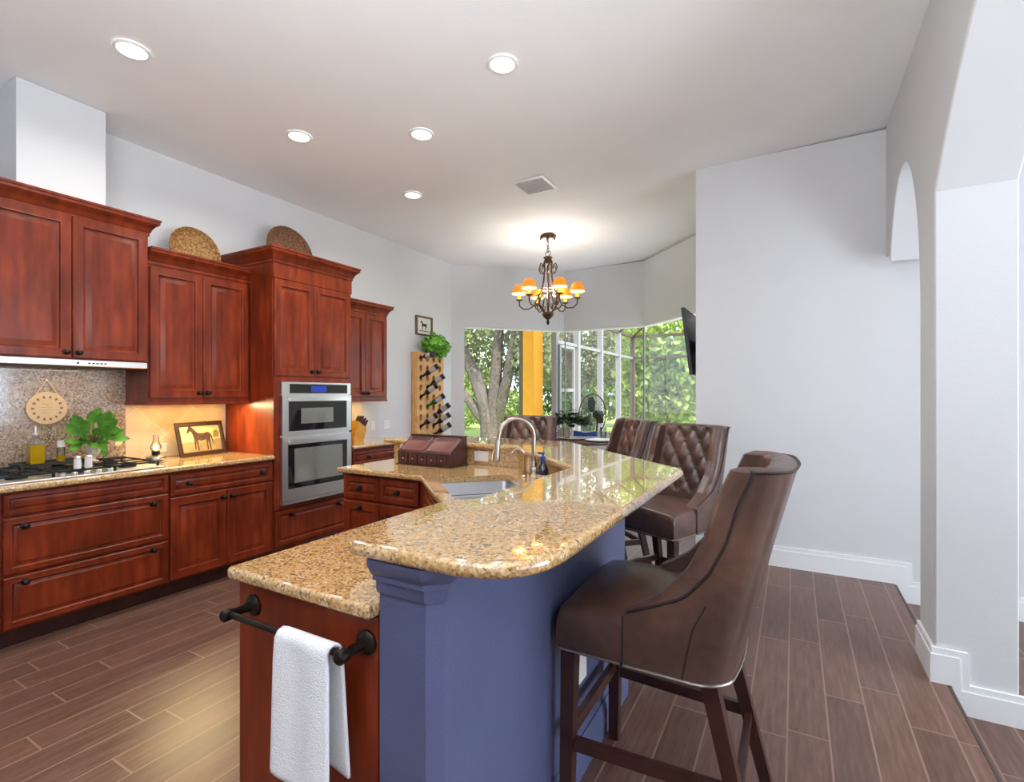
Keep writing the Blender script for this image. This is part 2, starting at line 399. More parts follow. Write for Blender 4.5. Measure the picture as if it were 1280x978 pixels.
def crown(F, u0, u1, z0, prof, dl, dr):
    kl, kr = (0 if dl < 0 else 1), (0 if dr < 0 else 1)
    b = B(); b.rings([[F.p(u0-o*kl, z0+z, -dl), F.p(u0-o*kl, z0+z, o), F.p(u1+o*kr, z0+z, o), F.p(u1+o*kr, z0+z, -dr)] for o, z in prof+[prof[0]]], False, False, False)
    return b
CROWN = [(0, 0), (.008, 0), (.008, .02), (.014, .026), (.02, .045), (.034, .066), (.052, .08), (.056, .086), (.056, .1), (.062, .104), (.062, .118), (0, .118)]
RAIL = [(0, 0), (.012, 0), (.012, .012), (.006, .018), (.006, .045), (0, .045)]
def door(F, par, u0, u1, v0, v1, knobs=(), rings=DOOR, name='door'):
    d = obj(name, raised(F, u0, u1, v0, v1, rings), 'cherry', par)
    for u, v in knobs: obj('knob', knob(F, u, v), 'bronze', d)
    return d
def ceil_z(x): return 3.43+.018*x

# ------------------------------------------------------------------ the room shell
XL, YB, XR, ZT = -4.434, 4.70, .605, 3.9
A0, A1, A2 = (XL, 6.05), (-3.2, 7.385), (-1.94, 7.385)
A3 = (-.764, 7.385-1.176)
b = B(); b.prism([(XL-.3, -4.2), (.65, -4.2), (.65, YB+.02), (-.6, YB+.02), (-.6, 6.4), (-1.9, 7.7), (-3.25, 7.7), (XL-.3, 6.4)], -.13, 0); struct('floor', b, 'plank_floor')
b = B(); b.box(.65, 4.2, -4.2, YB+.02, -.2, -.131); struct('floor', b, 'plank_floor')
b = B(); b.rbox(.652, .668, -4.2, YB-.02, -.13, -.004, .003); struct('trim_1', b, 'alu_bronze')
b = B(); x0, x1 = XL-.4, 4.3
b.rings([[(x0, -4.3, ceil_z(x0)), (x1, -4.3, ceil_z(x1)), (x1, 8, ceil_z(x1)), (x0, 8, ceil_z(x0))], [(x0, -4.3, 4), (x1, -4.3, 4), (x1, 8, 4), (x0, 8, 4)]]); struct('ceiling', b, 'ceiling_paint')
b = B(); b.box(XL-.2, XL, -4.2, 6.05, -.1, 3.36); struct('wall_left', b, 'wall_paint')
b = B(); b.box(-4.42, -4.12, 1.185, 1.64, 2.70, 3.352); o = struct('trim_2', b, 'wall_paint')   # boxed duct over the hood cabinet
b = B(); b.prism([(-.764, YB), (4.2, YB), (4.2, YB+.15), (-.6, YB+.15), (-.6, 6.06), (-.764, 6.2)], -.2, 3.425); struct('wall_back', b, 'wall_paint')
# right wall with its two arches
pts = [(YB-.002, 3.44), (YB-.002, 2.458), (4.539, 2.458)]
yc, zc, a_, b_ = 4.065, 1.876, .545, 1.024
for k in range(25):
    q = math.acos(max(-1, min(1, (4.539-yc)/a_)))*(1-k/24)+PI*k/24
    pts.append((yc+a_*cos(q), zc+b_*sin(q)))
pts += [(3.52, -.19), (3.197, -.19)]
yc, zc, r_ = 1.271, .692, 2.59
q0 = math.asin((2.423-zc)/r_)
for k in range(41):
    q = q0+(PI-2*q0)*k/40; pts.append((yc+r_*cos(q), zc+r_*sin(q)))
pts += [(yc-r_*cos(q0), -.19), (-4.0, -.19), (-4.0, 3.44)]
b = B(); b.extr(pts, 'x', XR, .914); o = struct('wall_right', b, 'wall_paint', 25)
md = o.modifiers.new('bevel', 'BEVEL'); md.width = .008; md.segments = 3; md.limit_method = 'ANGLE'; md.angle_limit = math.radians(60)
# rear wall and hall wall with openings (behind the camera and beyond the arches)
b = B()
b.box(-4.6, 4.3, -4.15, -4.0, -.2, 3.36)
struct('wall_rear', b, 'wall_paint')
b = B()
for q in ((-4, -1.2, -.2, 3.5), (3.6, 4.7, -.2, 3.5), (-1.2, 3.6, 2.85, 3.5), (-1.2, 3.6, -.2, .35)): b.box(4.0, 4.2, q[0], q[1], q[2], q[3])
struct('wall_hall', b, 'wall_paint')
b = B(); b.box(4.09, 4.1, -1.2, 3.6, .35, 2.85); struct('window_4', b, 'window_glass')
# nook walls: header and low wall follow the bay, windows run wall to wall
def strip(path, d0, d1, z0, z1):
    # d measured outward (left of travel reversed): path goes left wall -> right, outside is to the left
    n = len(path); outl = []
    for d in (d0, d1):
        row = []
        for i in range(n):
            p = Vector(path[i])
            e0 = (p-Vector(path[i-1])).normalized() if i > 0 else None; e1 = (Vector(path[i+1])-p).normalized() if i < n-1 else None
            n0 = Vector((-e0.y, e0.x)) if e0 else None; n1 = Vector((-e1.y, e1.x)) if e1 else None
            m = (n0+n1)/max((n0+n1).dot(n0), .3) if (n0 and n1) else (n0 or n1)
            row.append((p.x+m.x*d, p.y+m.y*d))
        outl.append(row)
    return B().prism(outl[0]+outl[1][::-1], z0, z1)
bay = [A0, A1, A2, A3]
dA = (Vector(A1)-Vector(A0)).normalized(); jA = Vector(A0)+dA*.20; J = (jA.x, jA.y)
b = strip(bay, 0, .15, 2.44, 3.38); b2 = strip(bay, 0, .15, -.1, .72); b3 = strip([A0, J], 0, .15, .72, 2.44)
b.add(b2.v, b2.f); b.add(b3.v, b3.f); struct('wall_nook', b, 'wall_paint')
struct('trim_3', strip([J, A1, A2, A3], -.03, .15, .722, .75), 'trim_white')
struct('trim_4', strip([J, A1, A2, A3], .012, .1, 2.415, 2.438), 'trim_white')
for i, (p, q) in enumerate(((J, A1), (A1, A2), (A2, A3))):
    e = (Vector(q)-Vector(p)).normalized(); n_ = Vector((-e.y, e.x)); P_, Q_ = Vector(p)+n_*.05+e*.012, Vector(q)+n_*.05-e*.012
    struct('window_%d' % (i+1), strip([tuple(P_), tuple(Q_)], 0, .006, .752, 2.413), 'window_glass')
def upright(p, w_, z0, z1, d=.05): return B().box(p[0]-w_, p[0]+w_, p[1]+d-w_, p[1]+d+w_, z0, z1)
struct('trim_5', upright(A2, .011, .752, 2.413), 'alu_white'); struct('trim_6', upright(A1, .009, .752, 2.413), 'alu_white')
# baseboards
def base_back(y0, y1, o):
    return [(-.764, 0), (.65, 0), (.70, -.13), (1.9, -.13), (1.9, .03-o), (.765-o, .03-o), (.757-o, .167-o), (-.764, .167-o)]
b = B(); b.extr(base_back(0, 0, 0), 'y', YB-.013, YB-.001); b.extr(base_back(0, 0, .03), 'y', YB-.019, YB-.0135); struct('baseboard_back', b, 'trim_white')
def pill(o): return [(XR-.014, 0), (.668, 0), (.71, -.13), (.93, -.13), (.93, .015-o), (.735-o, .015-o), (.728-o, .17-o), (XR-.014, .17-o)]
b = B(); b.extr(pill(0), 'y', 3.183, 3.203); b.extr(pill(.03), 'y', 3.177, 3.1825)
b.box(XR-.014, XR+.007, 3.2032, 3.53, 0, .17); b.box(XR-.02, XR-.0145, 3.177, 3.53, 0, .14); struct('baseboard_right', b, 'trim_white')
b = B(); b.box(XL+.001, XL+.014, 4.36, 6.04, 0, .13); struct('baseboard_left', b, 'trim_white')
struct('baseboard_nook', strip(bay, -.014, -.001, 0, .13), 'trim_white')
# backsplash behind the cooktop and tile under the cabinets
b = B(); b.box(XL+.001, -4.412, .2, 1.882, .917, 1.62); struct('trim_7', b, 'hood_lit_granite')
b = B(); b.box(XL+.001, -4.416, 1.8825, 2.63, .917, 1.36); struct('trim_8', b, 'diagonal_tile')
b = B(); b.box(XL+.001, -4.416, 3.51, 4.28, .917, 1.36); struct('trim_9', b, 'diagonal_tile')

# ------------------------------------------------------------------ cabinets on the left wall
XF = -3.78                                   # plane of the carcass fronts
def left_face(x): return Fr((x, 0, 0), (0, 1, 0), (1, 0, 0))
def base_cab(y0, y1, label, group=None):
    t = thing('base_cabinet', label, 'cabinet', (XF, (y0+y1)/2, 0), group)
    b = B(); b.box(XL+.002, XF, y0+.001, y1-.001, .11, .879); obj('carcass', b, 'cherry', t)
    b = B(); b.box(XL+.1, XF-.075, y0+.001, y1-.001, 0, .109); obj('toe_kick', b, 'dark_wood', t)
    return t, left_face(XF)
t, F = base_cab(.20, 1.02, 'cherry base cabinet at the left edge of the photo beside the wide drawers')
door(F, t, .21, .608, .127, .70, [(.58, .64)]); door(F, t, .612, 1.01, .127, .70, [(.64, .64)]); door(F, t, .21, 1.01, .712, .868, [(.61, .79)], DRAW, 'drawer')
t, F = base_cab(1.02, 1.865, 'cherry base cabinet with three wide drawers under the gas cooktop')
door(F, t, 1.03, 1.858, .749, .868, (), DRAW, 'drawer_front'); door(F, t, 1.03, 1.858, .424, .733, [(1.116, .684), (1.76, .684)], DRAW, 'drawer'); door(F, t, 1.03, 1.858, .125, .408, [(1.116, .372), (1.76, .372)], DRAW, 'drawer')
t, F = base_cab(1.865, 2.66, 'cherry base cabinet with one drawer over two doors, below the framed horse painting')
door(F, t, 1.873, 2.652, .712, .856, [(1.99, .787), (2.555, .787)], DRAW, 'drawer'); door(F, t, 1.873, 2.268, .127, .697, [(2.235, .645)]); door(F, t, 2.272, 2.652, .127, .697, [(2.305, .645)])
t, F = base_cab(3.505, 4.335, 'cherry base cabinet beyond the wall oven, below the knife block')
door(F, t, 3.515, 4.325, .712, .856, [(3.72, .787), (4.12, .787)], DRAW, 'drawer'); door(F, t, 3.515, 3.918, .127, .697, [(3.885, .645)]); door(F, t, 3.922, 4.325, .127, .697, [(3.955, .645)])
# worktops
def worktop(y0, y1, label, par=None):
    b = B(); b.slab([(XL+.002, y0), (XF+.042, y0), (XF+.042, y1), (XL+.002, y1)], .88, .915, .012); return one('worktop', b, 'gold_granite', label, 'countertop')
worktop(.2, 2.658, 'granite worktop running along the left wall under the cooktop and framed horse')
worktop(3.507, 4.36, 'short granite worktop between the wall oven and the wine rack')
# tall oven cabinet
TY0, TY1 = 2.66, 3.503
t = thing('oven_cabinet', 'tall cherry cabinet holding the stainless double wall oven', 'cabinet', (XF, 3.08, 0))
F = left_face(XF)
b = B(); b.box(XL+.002, XF, TY0, TY0+.02, .11, 2.53); b.box(XL+.002, XF, TY1-.02, TY1, .11, 2.53); b.box(XL+.002, XF, TY0+.02, TY1-.02, .11, .48)
b.box(XL+.002, XF, TY0+.02, TY1-.02, 1.53, 2.53); b.box(XL+.002, -4.38, TY0+.02, TY1-.02, .48, 1.53); obj('carcass', b, 'cherry', t)
b = B(); b.box(XL+.1, XF-.075, TY0+.002, TY1-.002, 0, .109); obj('toe_kick', b, 'dark_wood', t)
b = B(); fbox(b, F, TY0, TY0+.056, .45, 1.57, .0005, .02); fbox(b, F, TY1-.04, TY1, .45, 1.57, .0005, .02); fbox(b, F, TY0+.056, TY1-.04, 1.527, 1.57, .0005, .02); fbox(b, F, TY0+.056, TY1-.04, .45, .482, .0005, .02); obj('face_frame', b, 'cherry', t)
door(F, t, TY0+.012, 3.066, 1.575, 2.39, [(3.035, 1.62)]); door(F, t, 3.07, TY1-.012, 1.575, 2.39, [(3.1, 1.62)])
door(F, t, TY0+.02, TY1-.02, .145, .437, [(2.83, .39), (3.33, .39)], DRAW, 'drawer')
b = B(); fbox(b, F, TY0, TY1, 2.395, 2.535, .0005, .02); obj('frieze', b, 'cherry', t)
obj('crown_moulding', crown(Fr((XF+.02, 0, 0), (0, 1, 0), (1, 0, 0)), TY0, TY1, 2.525, CROWN, .66, .66), 'cherry', t)
# upper cabinets
def upper(y0, y1, z0, z1, xf, label, crown_z, split, rail=True, dl=.36, dr=.36, cut=0):
    t = thing('wall_cabinet', label, 'cabinet', (xf, (y0+y1)/2, z0)); F = left_face(xf)
    b = B(); b.box(XL+.002, xf, y0+.0005, y1-.0005, z0, z1); obj('carcass', b, 'cherry', t)
    if rail: obj('light_rail', crown(F, y0+.004, y1-.004, z0-.045, RAIL, .32, .32), 'cherry', t)
    zk = z0+.045
    door(F, t, y0+.01, split-.002, z0+.008, z1-.03, [(split-.032, zk)]); door(F, t, split+.002, y1-.01, z0+.008, z1-.03, [(split+.032, zk)])
    obj('crown_moulding', crown(F, y0+cut, y1, crown_z, CROWN, dl, dr), 'cherry', t)
    return t
upper(.985, 1.875, 1.645, 2.60, -4.07, 'cherry wall cabinet above the cooktop hood, the nearest and highest hung', 2.562, 1.432, rail=False)
upper(.2, .98, 1.38, 2.37, -4.1, 'cherry wall cabinet at the left edge of the photo', 2.35, .59, dl=.33, dr=.33)
upper(1.883, 2.657, 1.385, 2.385, -4.095, 'cherry wall cabinet between the hood cabinet and the tall oven cabinet', 2.372, 2.268, dl=-.001, dr=-.001, cut=.0)
upper(3.507, 4.335, 1.385, 2.33, -4.095, 'cherry wall cabinet beyond the tall oven cabinet, near the wine rack', 2.31, 3.99, dl=-.001, dr=.33)
# range hood
t = thing('range_hood', 'slim stainless range hood strip under the highest cherry wall cabinet', 'hood', (-4.1, 1.43, 1.60))
b = B(); b.rbox(-4.40, -4.045, 1.0, 1.845, 1.6, 1.6445, .004); obj('body', b, 'dark_wood', t)
b = B(); b.rbox(-4.045, -4.01, 1.0, 1.845, 1.602, 1.642, .004); obj('front_panel', b, 'steel', t)
for y_, h_ in [(1.44, .0065)]+[(1.5+.022*i, .0045) for i in range(5)]: obj('button', B().box(-4.0095, -4.008, y_, y_+.013, 1.6215-h_, 1.6215+h_), 'black_plastic', t)
b = B(); b.box(-4.34, -4.08, 1.1, 1.75, 1.597, 1.5995); obj('filter', b, 'grille_dark', t)

# ------------------------------------------------------------------ wall oven
t = thing('wall_oven', 'stainless double wall oven with microwave above, built into the tall cabinet', 'oven', (-3.75, 3.09, .49))
F = Fr((XF+.021, 0, 0), (0, 1, 0), (1, 0, 0)); u0, u1 = 2.72, 3.468
b = B(); b.box(-4.36, XF-.002, u0+.01, u1-.01, .50, 1.51); fbox(b, F, u0, u1, .49, 1.525, -.02, -.0005); obj('chassis', b, 'steel', t)
b = B(); fbox(b, F, u0, u1, 1.418, 1.525, 0, .022); p = obj('control_panel', b, 'steel', t)
b = B(); fbox(b, F, u0+.075, u1-.045, 1.428, 1.508, .0225, .024); obj('panel_glass', b, 'black_glass', p)
b = B(); fbox(b, F, 3.01, 3.18, 1.44, 1.495, .0245, .025); q = obj('display', b, 'display_blue', p)
def oven_door(z0, z1, name, gl, win):
    b = B(); fbox(b, F, u0, u1, z0, z1, 0, .03); p = obj(name, b, 'steel', t)
    b = B(); fbox(b, F, *gl, .0305, .033); obj('door_glass', b, 'black_glass', p)
    b = B(); fbox(b, F, *win, .0335, .034); obj('window', b, 'oven_glass', p)
    b = B(); zh = z1-.035
    b.add([F.p(u, zh+dz, n) for u, n_ in ((u0+.05, .06), (u0+.25, .075), (u1-.25, .075), (u1-.05, .06)) for dz, n in ((-.016, n_-.012), (-.016, n_+.012), (.016, n_+.012), (.016, n_-.012))],
          [(i*4+j, i*4+(j+1) % 4, i*4+4+(j+1) % 4, i*4+4+j) for i in range(3) for j in range(4)]+[(3, 2, 1, 0), (12, 13, 14, 15)])
    for u in (u0+.065, u1-.065): fbox(b, F, u-.012, u+.012, zh-.012, zh+.012, .03, .066)
    obj('handle', b, 'steel', p); return p
oven_door(1.075, 1.412, 'microwave_door', (u0+.06, u1-.06, 1.105, 1.36), (u0+.18, u1-.22, 1.165, 1.30))
oven_door(.52, 1.055, 'oven_door', (u0+.055, u1-.055, .615, .99), (u0+.115, u1-.11, .66, .955))
b = B(); fbox(b, F, u0-.004, u1+.004, .488, .512, 0, .036); obj('base_trim', b, 'steel', t)

# ------------------------------------------------------------------ island
CT = .915
LOW = [(-1.45, .868), (-.876, .868), (-.876, 2.273), (-1.637, 3.036), (-2.752, 3.036), (-2.752, 2.43), (-2.022, 2.43), (-1.45, 1.885)]
R2 = 2**.5
def av(a, s): return ((a-s)/R2, (a+s)/R2)
SK = [av(.385, 2.38), av(.83, 2.38), av(.83, 3.05), av(.385, 3.05)]
def rounded(poly, r, n=5):
    out = []; N = len(poly)
    for i in range(N):
        p0, p, p2 = Vector(poly[i-1]), Vector(poly[i]), Vector(poly[(i+1) % N]); r_ = r[i] if isinstance(r, (list, tuple)) else r
        if r_ <= 0: out.append(tuple(p)); continue
        a = p+(p0-p).normalized()*r_; c = p+(p2-p).normalized()*r_
        for k in range(n+1):
            q = k/n; out.append(tuple(a*(1-q)**2+p*2*q*(1-q)+c*q*q))
    return out
skp = rounded(SK, .05)
def hole_slab(outer, hole, z0, z1, r):
    b = B(); b.slab(outer, z0, z1, r, 4, False, False)
    n = len(hole); b.rings([[(x, y, z0) for x, y in hole], [(x, y, z1) for x, y in hole]], True, False, False)
    for z, z_ in ((z1, 0), (z0, 1)):
        bm = bmesh.new(); es = []
        for loop in (inset(outer, r), hole):
            vs = [bm.verts.new((x, y, z)) for x, y in loop]
            es += [bm.edges.new((vs[i], vs[(i+1) % len(vs)])) for i in range(len(vs))]
        bmesh.ops.triangle_fill(bm, use_beauty=True, edges=es); bm.verts.index_update()
        b.add([v.co[:] for v in bm.verts], [[v.index for v in f.verts] for f in bm.faces]); bm.free()
    return b
one('island_worktop', hole_slab(rounded(LOW, [.02]+[0]*7), skp, .88, CT, .012), 'gold_granite', 'lower granite island worktop with the sink cut into it', 'countertop')
# knee wall carrying the bar
KN_IN = [(-.872, .90), (-.872, 2.275), (-1.635, 3.038), (-2.77, 3.038)]
KN_OUT = [(-2.77, 3.21), (-1.574, 3.21), (-.70, 2.336), (-.70, .93), (-.731, .90)]
t = thing('bar_wall', 'blue painted half wall carrying the raised granite bar', 'half wall', (-.78, 1.6, 0))
b = B(); b.prism(KN_OUT+KN_IN, 0, 1.034); obj('wall_body', b, 'blue_paint', t)
def off_path(path, d): return strip_path(path, d)
def strip_path(path, d):
    row = []; n = len(path)
    for i in range(n):
        p = Vector(path[i]); e0 = (p-Vector(path[i-1])).normalized() if i > 0 else None; e1 = (Vector(path[i+1])-p).normalized() if i < n-1 else None
        n0 = Vector((e0.y, -e0.x)) if e0 else None; n1 = Vector((e1.y, -e1.x)) if e1 else None
        m = (n0+n1)/max((n0+n1).dot(n0), .3) if (n0 and n1) else (n0 or n1)
        row.append((p.x+m.x*d, p.y+m.y*d))
    return row
def swept(path, prof):
    b = B(); rs = []
    for d, z in prof: rs.append([(x, y, z) for x, y in strip_path(path, d)])
    n = len(path); rr = [[rs[k][i] for k in range(len(prof))] for i in range(n)]
    return b.rings(rr)
cap = [(-.872, .90), (-.731, .90), (-.70, .931), (-.70, .935)]
obj('cap_moulding', swept(cap, [(.001, .945), (.008, .945), (.012, .955), (.012, .975), (.024, .98), (.024, .992), (.032, 1.0), (.042, 1.02), (.044, 1.034), (.001, 1.034)]), 'blue_paint', t)
obj('baseboard', swept([(-.872, .90), (-.731, .90), (-.70, .931), (-.70, 2.336), (-1.574, 3.21), (-2.77, 3.21)], [(.001, .001), (.015, .001), (.015, .10), (.011, .11), (.011, .125), (.006, .135), (.001, .135)]), 'blue_paint', t)
b = B(); b.prism(strip_path([(-.872, .93), (-.872, 2.275), (-1.635, 3.038), (-2.77, 3.038)], -.003)+strip_path([(-.872, .93), (-.872, 2.275), (-1.635, 3.038), (-2.77, 3.038)], -.02)[::-1], .9155, 1.034)
one('island_backsplash', b, 'gold_granite', 'gold granite upstand between the sink worktop and the raised bar', 'backsplash')
BAR = rounded([(-.935, .848), (-.448, .848), (-.448, 2.442), (-1.466, 3.46), (-2.86, 3.46), (-2.86, 2.98), (-1.66, 2.98), (-.935, 2.255)], [.03, .22, .04, .03, .03, .03, 0, 0], 9)
b = B(); b.slab(BAR, 1.035, 1.071, .016, 5)
one('raised_countertop', b, 'gold_granite', 'polished raised granite bar top wrapping the island', 'countertop')
# island cabinets
t = thing('island_cabinet', 'cherry island cabinet whose end panel carries the towel bar', 'cabinet', (-1.15, 1.4, 0))
b = B(); b.box(-1.42, -.877, .912, 1.883, .0, .879); obj('carcass', b, 'cherry', t)
b = B(); b.rbox(-1.424, -.876, .896, .911, 0, .879, .002); obj('end_panel', b, 'cherry', t)
F = Fr((-1.42, 0, 0), (0, -1, 0), (-1, 0, 0)); door(F, t, -1.39, -.92, .11, .86, [(-.96, .7)]); door(F, t, -1.87, -1.4, .11, .86, [(-1.44, .7)])
t = thing('sink_cabinet', 'angled cherry sink cabinet at the inner corner of the island', 'cabinet', (-1.7, 2.2, 0))
pl = [(-1.42, 1.886), (-.88, 1.886), (-.88, 2.27), (-1.638, 3.03), (-2.042, 3.03), (-2.042, 2.472), (-2.008, 2.472)]
b = B(); b.rings([[(x, y, z) for x, y in pl] for z in (.1, .879)], True, True, False); b.rings([[(x, y, z) for x, y in inset(pl, .012)] for z in (.1, .879)], True, True, False); obj('carcass', b, 'cherry', t)
e = Vector((1.42-2.008, 1.886-2.472, 0)); F = Fr((-2.008, 2.472, 0), (.588, -.586, 0), (-1, -1, 0))
door(F, t, .03, .413, .13, .70, [(.38, .64)]); door(F, t, .417, .80, .13, .70, [(.45, .64)]); door(F, t, .03, .80, .715, .862, (), DRAW, 'drawer_front')
t = thing('island_cabinet', 'cherry island cabinet with two small drawers over two doors, facing the camera', 'cabinet', (-2.38, 2.6, 0))
b = B(); b.box(-2.72, -2.044, 2.472, 3.03, .1, .879); obj('carcass', b, 'cherry', t)
b = B(); b.box(-2.72, -2.044, 2.54, 3.03, 0, .099); obj('toe_kick', b, 'dark_wood', t)
F = Fr((0, 2.472, 0), (1, 0, 0), (0, -1, 0))
for a, c in ((-2.712, -2.385), (-2.378, -2.052)):
    door(F, t, a, c, .712, .862, [((a+c)/2, .787)], DRAW, 'drawer')
door(F, t, -2.712, -2.385, .13, .695, [(-2.55, .655)]); door(F, t, -2.378, -2.052, .13, .695, [(-2.35, .6)])
# outlets
def outlet(F, u, v, label, horiz=False, two=False, mat='white_plastic', k='outlet_plate'):
    hw, hh = (.058, .036) if horiz else (.036, .058)
    if two: hw = .058
    b = B(); c = F.p(u, v, 0)
    b.rings([[F.p(u+sx*(hw-i), v+sy*(hh-i), n) for sx, sy in ((-1, -1), (1, -1), (1, 1), (-1, 1))] for i, n in ((0, .001), (0, .004), (.004, .007))])
    t = thing(k, label, 'switch' if two else 'outlet', c); obj('plate', b, mat, t)
    for s in (-1, 1):
        b = B(); cu, cv = (u+s*.024, v) if (horiz or two) else (u, v+s*.022)
        fbox(b, F, cu-.012, cu+.012, cv-(.026 if two else .014), cv+(.026 if two else .014), .0075, .0085); obj('rocker' if two else 'socket', b, 'white_plastic', t)
    return t
outlet(left_face(-4.416), 2.115, .992, 'outlet plate on the beige tile behind the glowing lamp', True)
outlet(left_face(XL), 4.46, 1.035, 'white wall outlet just right of the knife block')
outlet(left_face(XL), 4.70, 1.035, 'white double switch plate left of the wine rack', False, True, k='switch_plate')
outlet(Fr((-.70, 0, 0), (0, 1, 0), (1, 0, 0)), 1.783, .398, 'white outlet low on the blue half wall behind the nearest stool')
outlet(Fr((0, 3.018, 0), (1, 0, 0), (0, -1, 0)), -1.945, .978, 'white outlet on the granite upstand behind the faucet spout', True)
outlet(Fr((-1.635-.0142, 3.038-.0142, 0), (1, -1, 0), (-1, -1, 0)), .26, .978, 'beige outlet on the angled granite upstand behind the faucet post', mat='beige_cloth')
outlet(Fr((0, 3.018, 0), (1, 0, 0), (0, -1, 0)), -2.665, .978, 'white outlet on the granite upstand left of the spice chest')

# ------------------------------------------------------------------ sink and faucet
t = thing('kitchen_sink', 'stainless double bowl sink set in the island corner', 'sink', (*av(.6, 2.7), .66))
def bowl(s0, s1):
    pl = rounded([av(.38, s0), av(.835, s0), av(.835, s1), av(.38, s1)], .05)
    b = B(); b.rings([[(x, y, z) for x, y in inset(pl, d)] for d, z in ((-.02, .8785), (0, .8785), (.004, .87), (.012, .70), (.03, .675), (.06, .67))], True, False, True); return b
obj('bowl', bowl(2.372, 2.655), 'sink_steel', t); obj('bowl', bowl(2.675, 3.058), 'sink_steel', t)
for s in (2.51, 2.87):
    b = B(); x, y = av(.61, s); b.lathe([(.042, .0), (.042, .003), (.03, .004), (.02, .001)], (x, y, .6705)); obj('drain', b, 'steel', t)
fx_, fy_ = av(.905, 2.76)
t = thing('faucet', 'tall brushed nickel gooseneck pull-down faucet behind the sink', 'faucet', (fx_, fy_, CT))
b = B(); b.lathe([(.031, 0), (.031, .006), (.026, .012), (.024, .06), (.026, .075), (.021, .095), (.015, .12)], (fx_, fy_, CT+.0005)); obj('body', b, 'brushed_nickel', t)
dx = -1/R2; pts = [(fx_, fy_, CT+.11), (fx_, fy_, CT+.20), (fx_, fy_, CT+.26)]
for k in range(1, 17):
    q = PI*k/16*.97; rr = .105; pts.append((fx_+dx*(rr-rr*cos(q)), fy_+dx*(rr-rr*cos(q)), CT+.26+rr*sin(q)))
ex, ey, ez = pts[-1]; pts.append((ex+dx*.004, ey+dx*.004, ez-.03))
b = B(); b.tube(pts, .0125, 12); obj('spout', b, 'brushed_nickel', t)
b = B(); b.lathe([(.013, 0), (.016, .01), (.017, .05), (.024, .09), (.025, .115), (.02, .118)], (ex+dx*.004, ey+dx*.004, ez-.025), (dx*.12, dx*.12, -1)); obj('spray_head', b, 'brushed_nickel', t)
b = B(); hx, hy = fx_+.02, fy_-.02
b.tube([(fx_+.014, fy_-.014, CT+.075), (fx_+.045, fy_-.045, CT+.078)], .014, 10); b.tube([(fx_+.04, fy_-.04, CT+.08), (fx_+.07, fy_-.07, CT+.12), (fx_+.10, fy_-.11, CT+.15)], [.008, .007, .006], 8); obj('handle', b, 'brushed_nickel', t)
x, y = av(.90, 2.93)
t = thing('filter_tap', 'small curved drinking water tap left of the tall faucet', 'faucet', (x, y, CT))
b = B(); b.lathe([(.018, 0), (.018, .006), (.011, .012), (.01, .05)], (x, y, CT+.0005)); obj('base', b, 'brushed_nickel', t)
b = B(); b.tube([(x, y, CT+.045), (x, y, CT+.13)]+[(x+dx*(.04-.04*cos(PI*k/8)), y+dx*(.04-.04*cos(PI*k/8)), CT+.13+.04*sin(PI*k/8)) for k in range(1, 8)], .006, 8); obj('spout', b, 'brushed_nickel', t)
x, y = av(.9, 2.585)
t = thing('soap_bottle', 'dark glass bottle with blue pump collar beside the faucet', 'bottle', (x, y, CT))
b = B(); b.lathe([(.028, 0), (.031, .004), (.031, .09), (.026, .105), (.013, .125), (.012, .14)], (x, y, CT+.0005)); obj('body', b, 'dark_bottle', t)
b = B(); b.lathe([(.014, .14), (.014, .165), (.006, .168), (.006, .18)], (x, y, CT)); b.box(x-.03, x+.008, y-.006, y+.006, CT+.178, CT+.188); obj('cap', b, 'blue_cloth', t)
b = B(); b.lathe([(.0316, .02), (.0316, .07)], (x, y, CT), cap=False); obj('bottle_label', b, 'wine_label', t)
x, y = av(.86, 2.62)
t = thing('dish_soap', 'small clear soap bottle in front of the dark bottle by the faucet', 'bottle', (x, y, CT))
b = B(); b.lathe([(.018, 0), (.02, .004), (.02, .055), (.009, .07), (.008, .085)], (x, y, CT+.0005)); obj('body', b, 'beige_cloth', t)
b = B(); b.lathe([(.011, .086), (.011, .1), (.004, .102)], (x, y, CT)); obj('cap', b, 'white_plastic', t)

# ------------------------------------------------------------------ towel bar and towel
t = thing('towel_bar', 'dark bronze towel bar on the cherry end panel of the island', 'towel bar', (-1.13, .895, .815))
zb, yb = .815, .822
b = B(); b.tube([(-1.352, yb, zb), (-.908, yb, zb)], .0085, 12); obj('rod', b, 'bronze', t)
for x in (-1.352, -.908):
    b = B(); b.lathe([(.031, 0), (.031, .006), (.026, .012), (.014, .016), (.0125, .03), (.0125, .062), (.015, .066), (.0165, .074), (.0165, .09), (.012, .094)], (x, .8955, zb), (0, -1, 0), 18); obj('post', b, 'bronze', t)
def towel_pt(u, s):     # u across, s along from back hem over the rod to the front hem
    x = -1.128+.185*u; r = .0135; Lb, Lf = .30, .335
    arc = PI*r; tot = Lb+arc+Lf; d = s*tot
    wv = .005*sin(u*9+1)*min(1, abs(d-Lb)/.1)
    if d < Lb: return (x+.012*(1-d/Lb)+.008, yb+r+.003+wv*.5+.012*(1-d/Lb), zb-(Lb-d)+.01*sin(u*5)*(1-d/Lb))
    if d < Lb+arc: q = (d-Lb)/r; return (x+.008*(1-(d-Lb)/arc), yb+r*cos(q), zb+r*sin(q))
    e = (d-Lb-arc)/Lf; return (x-.012*e*(1-u)+.004*e, yb-r-.004*e-wv-.02*e*(1 if u > .8 else 0)*0, zb-(d-Lb-arc)-.012*e*sin(u*3.1))
b = B(); b.grid(towel_pt, 22, 60); o = one('hand_towel', b, 'towel', 'white hand towel folded over the bronze bar', 'towel', smooth=80)
md = o.modifiers.new('thickness', 'SOLIDIFY'); md.thickness = .007; md.offset = 1

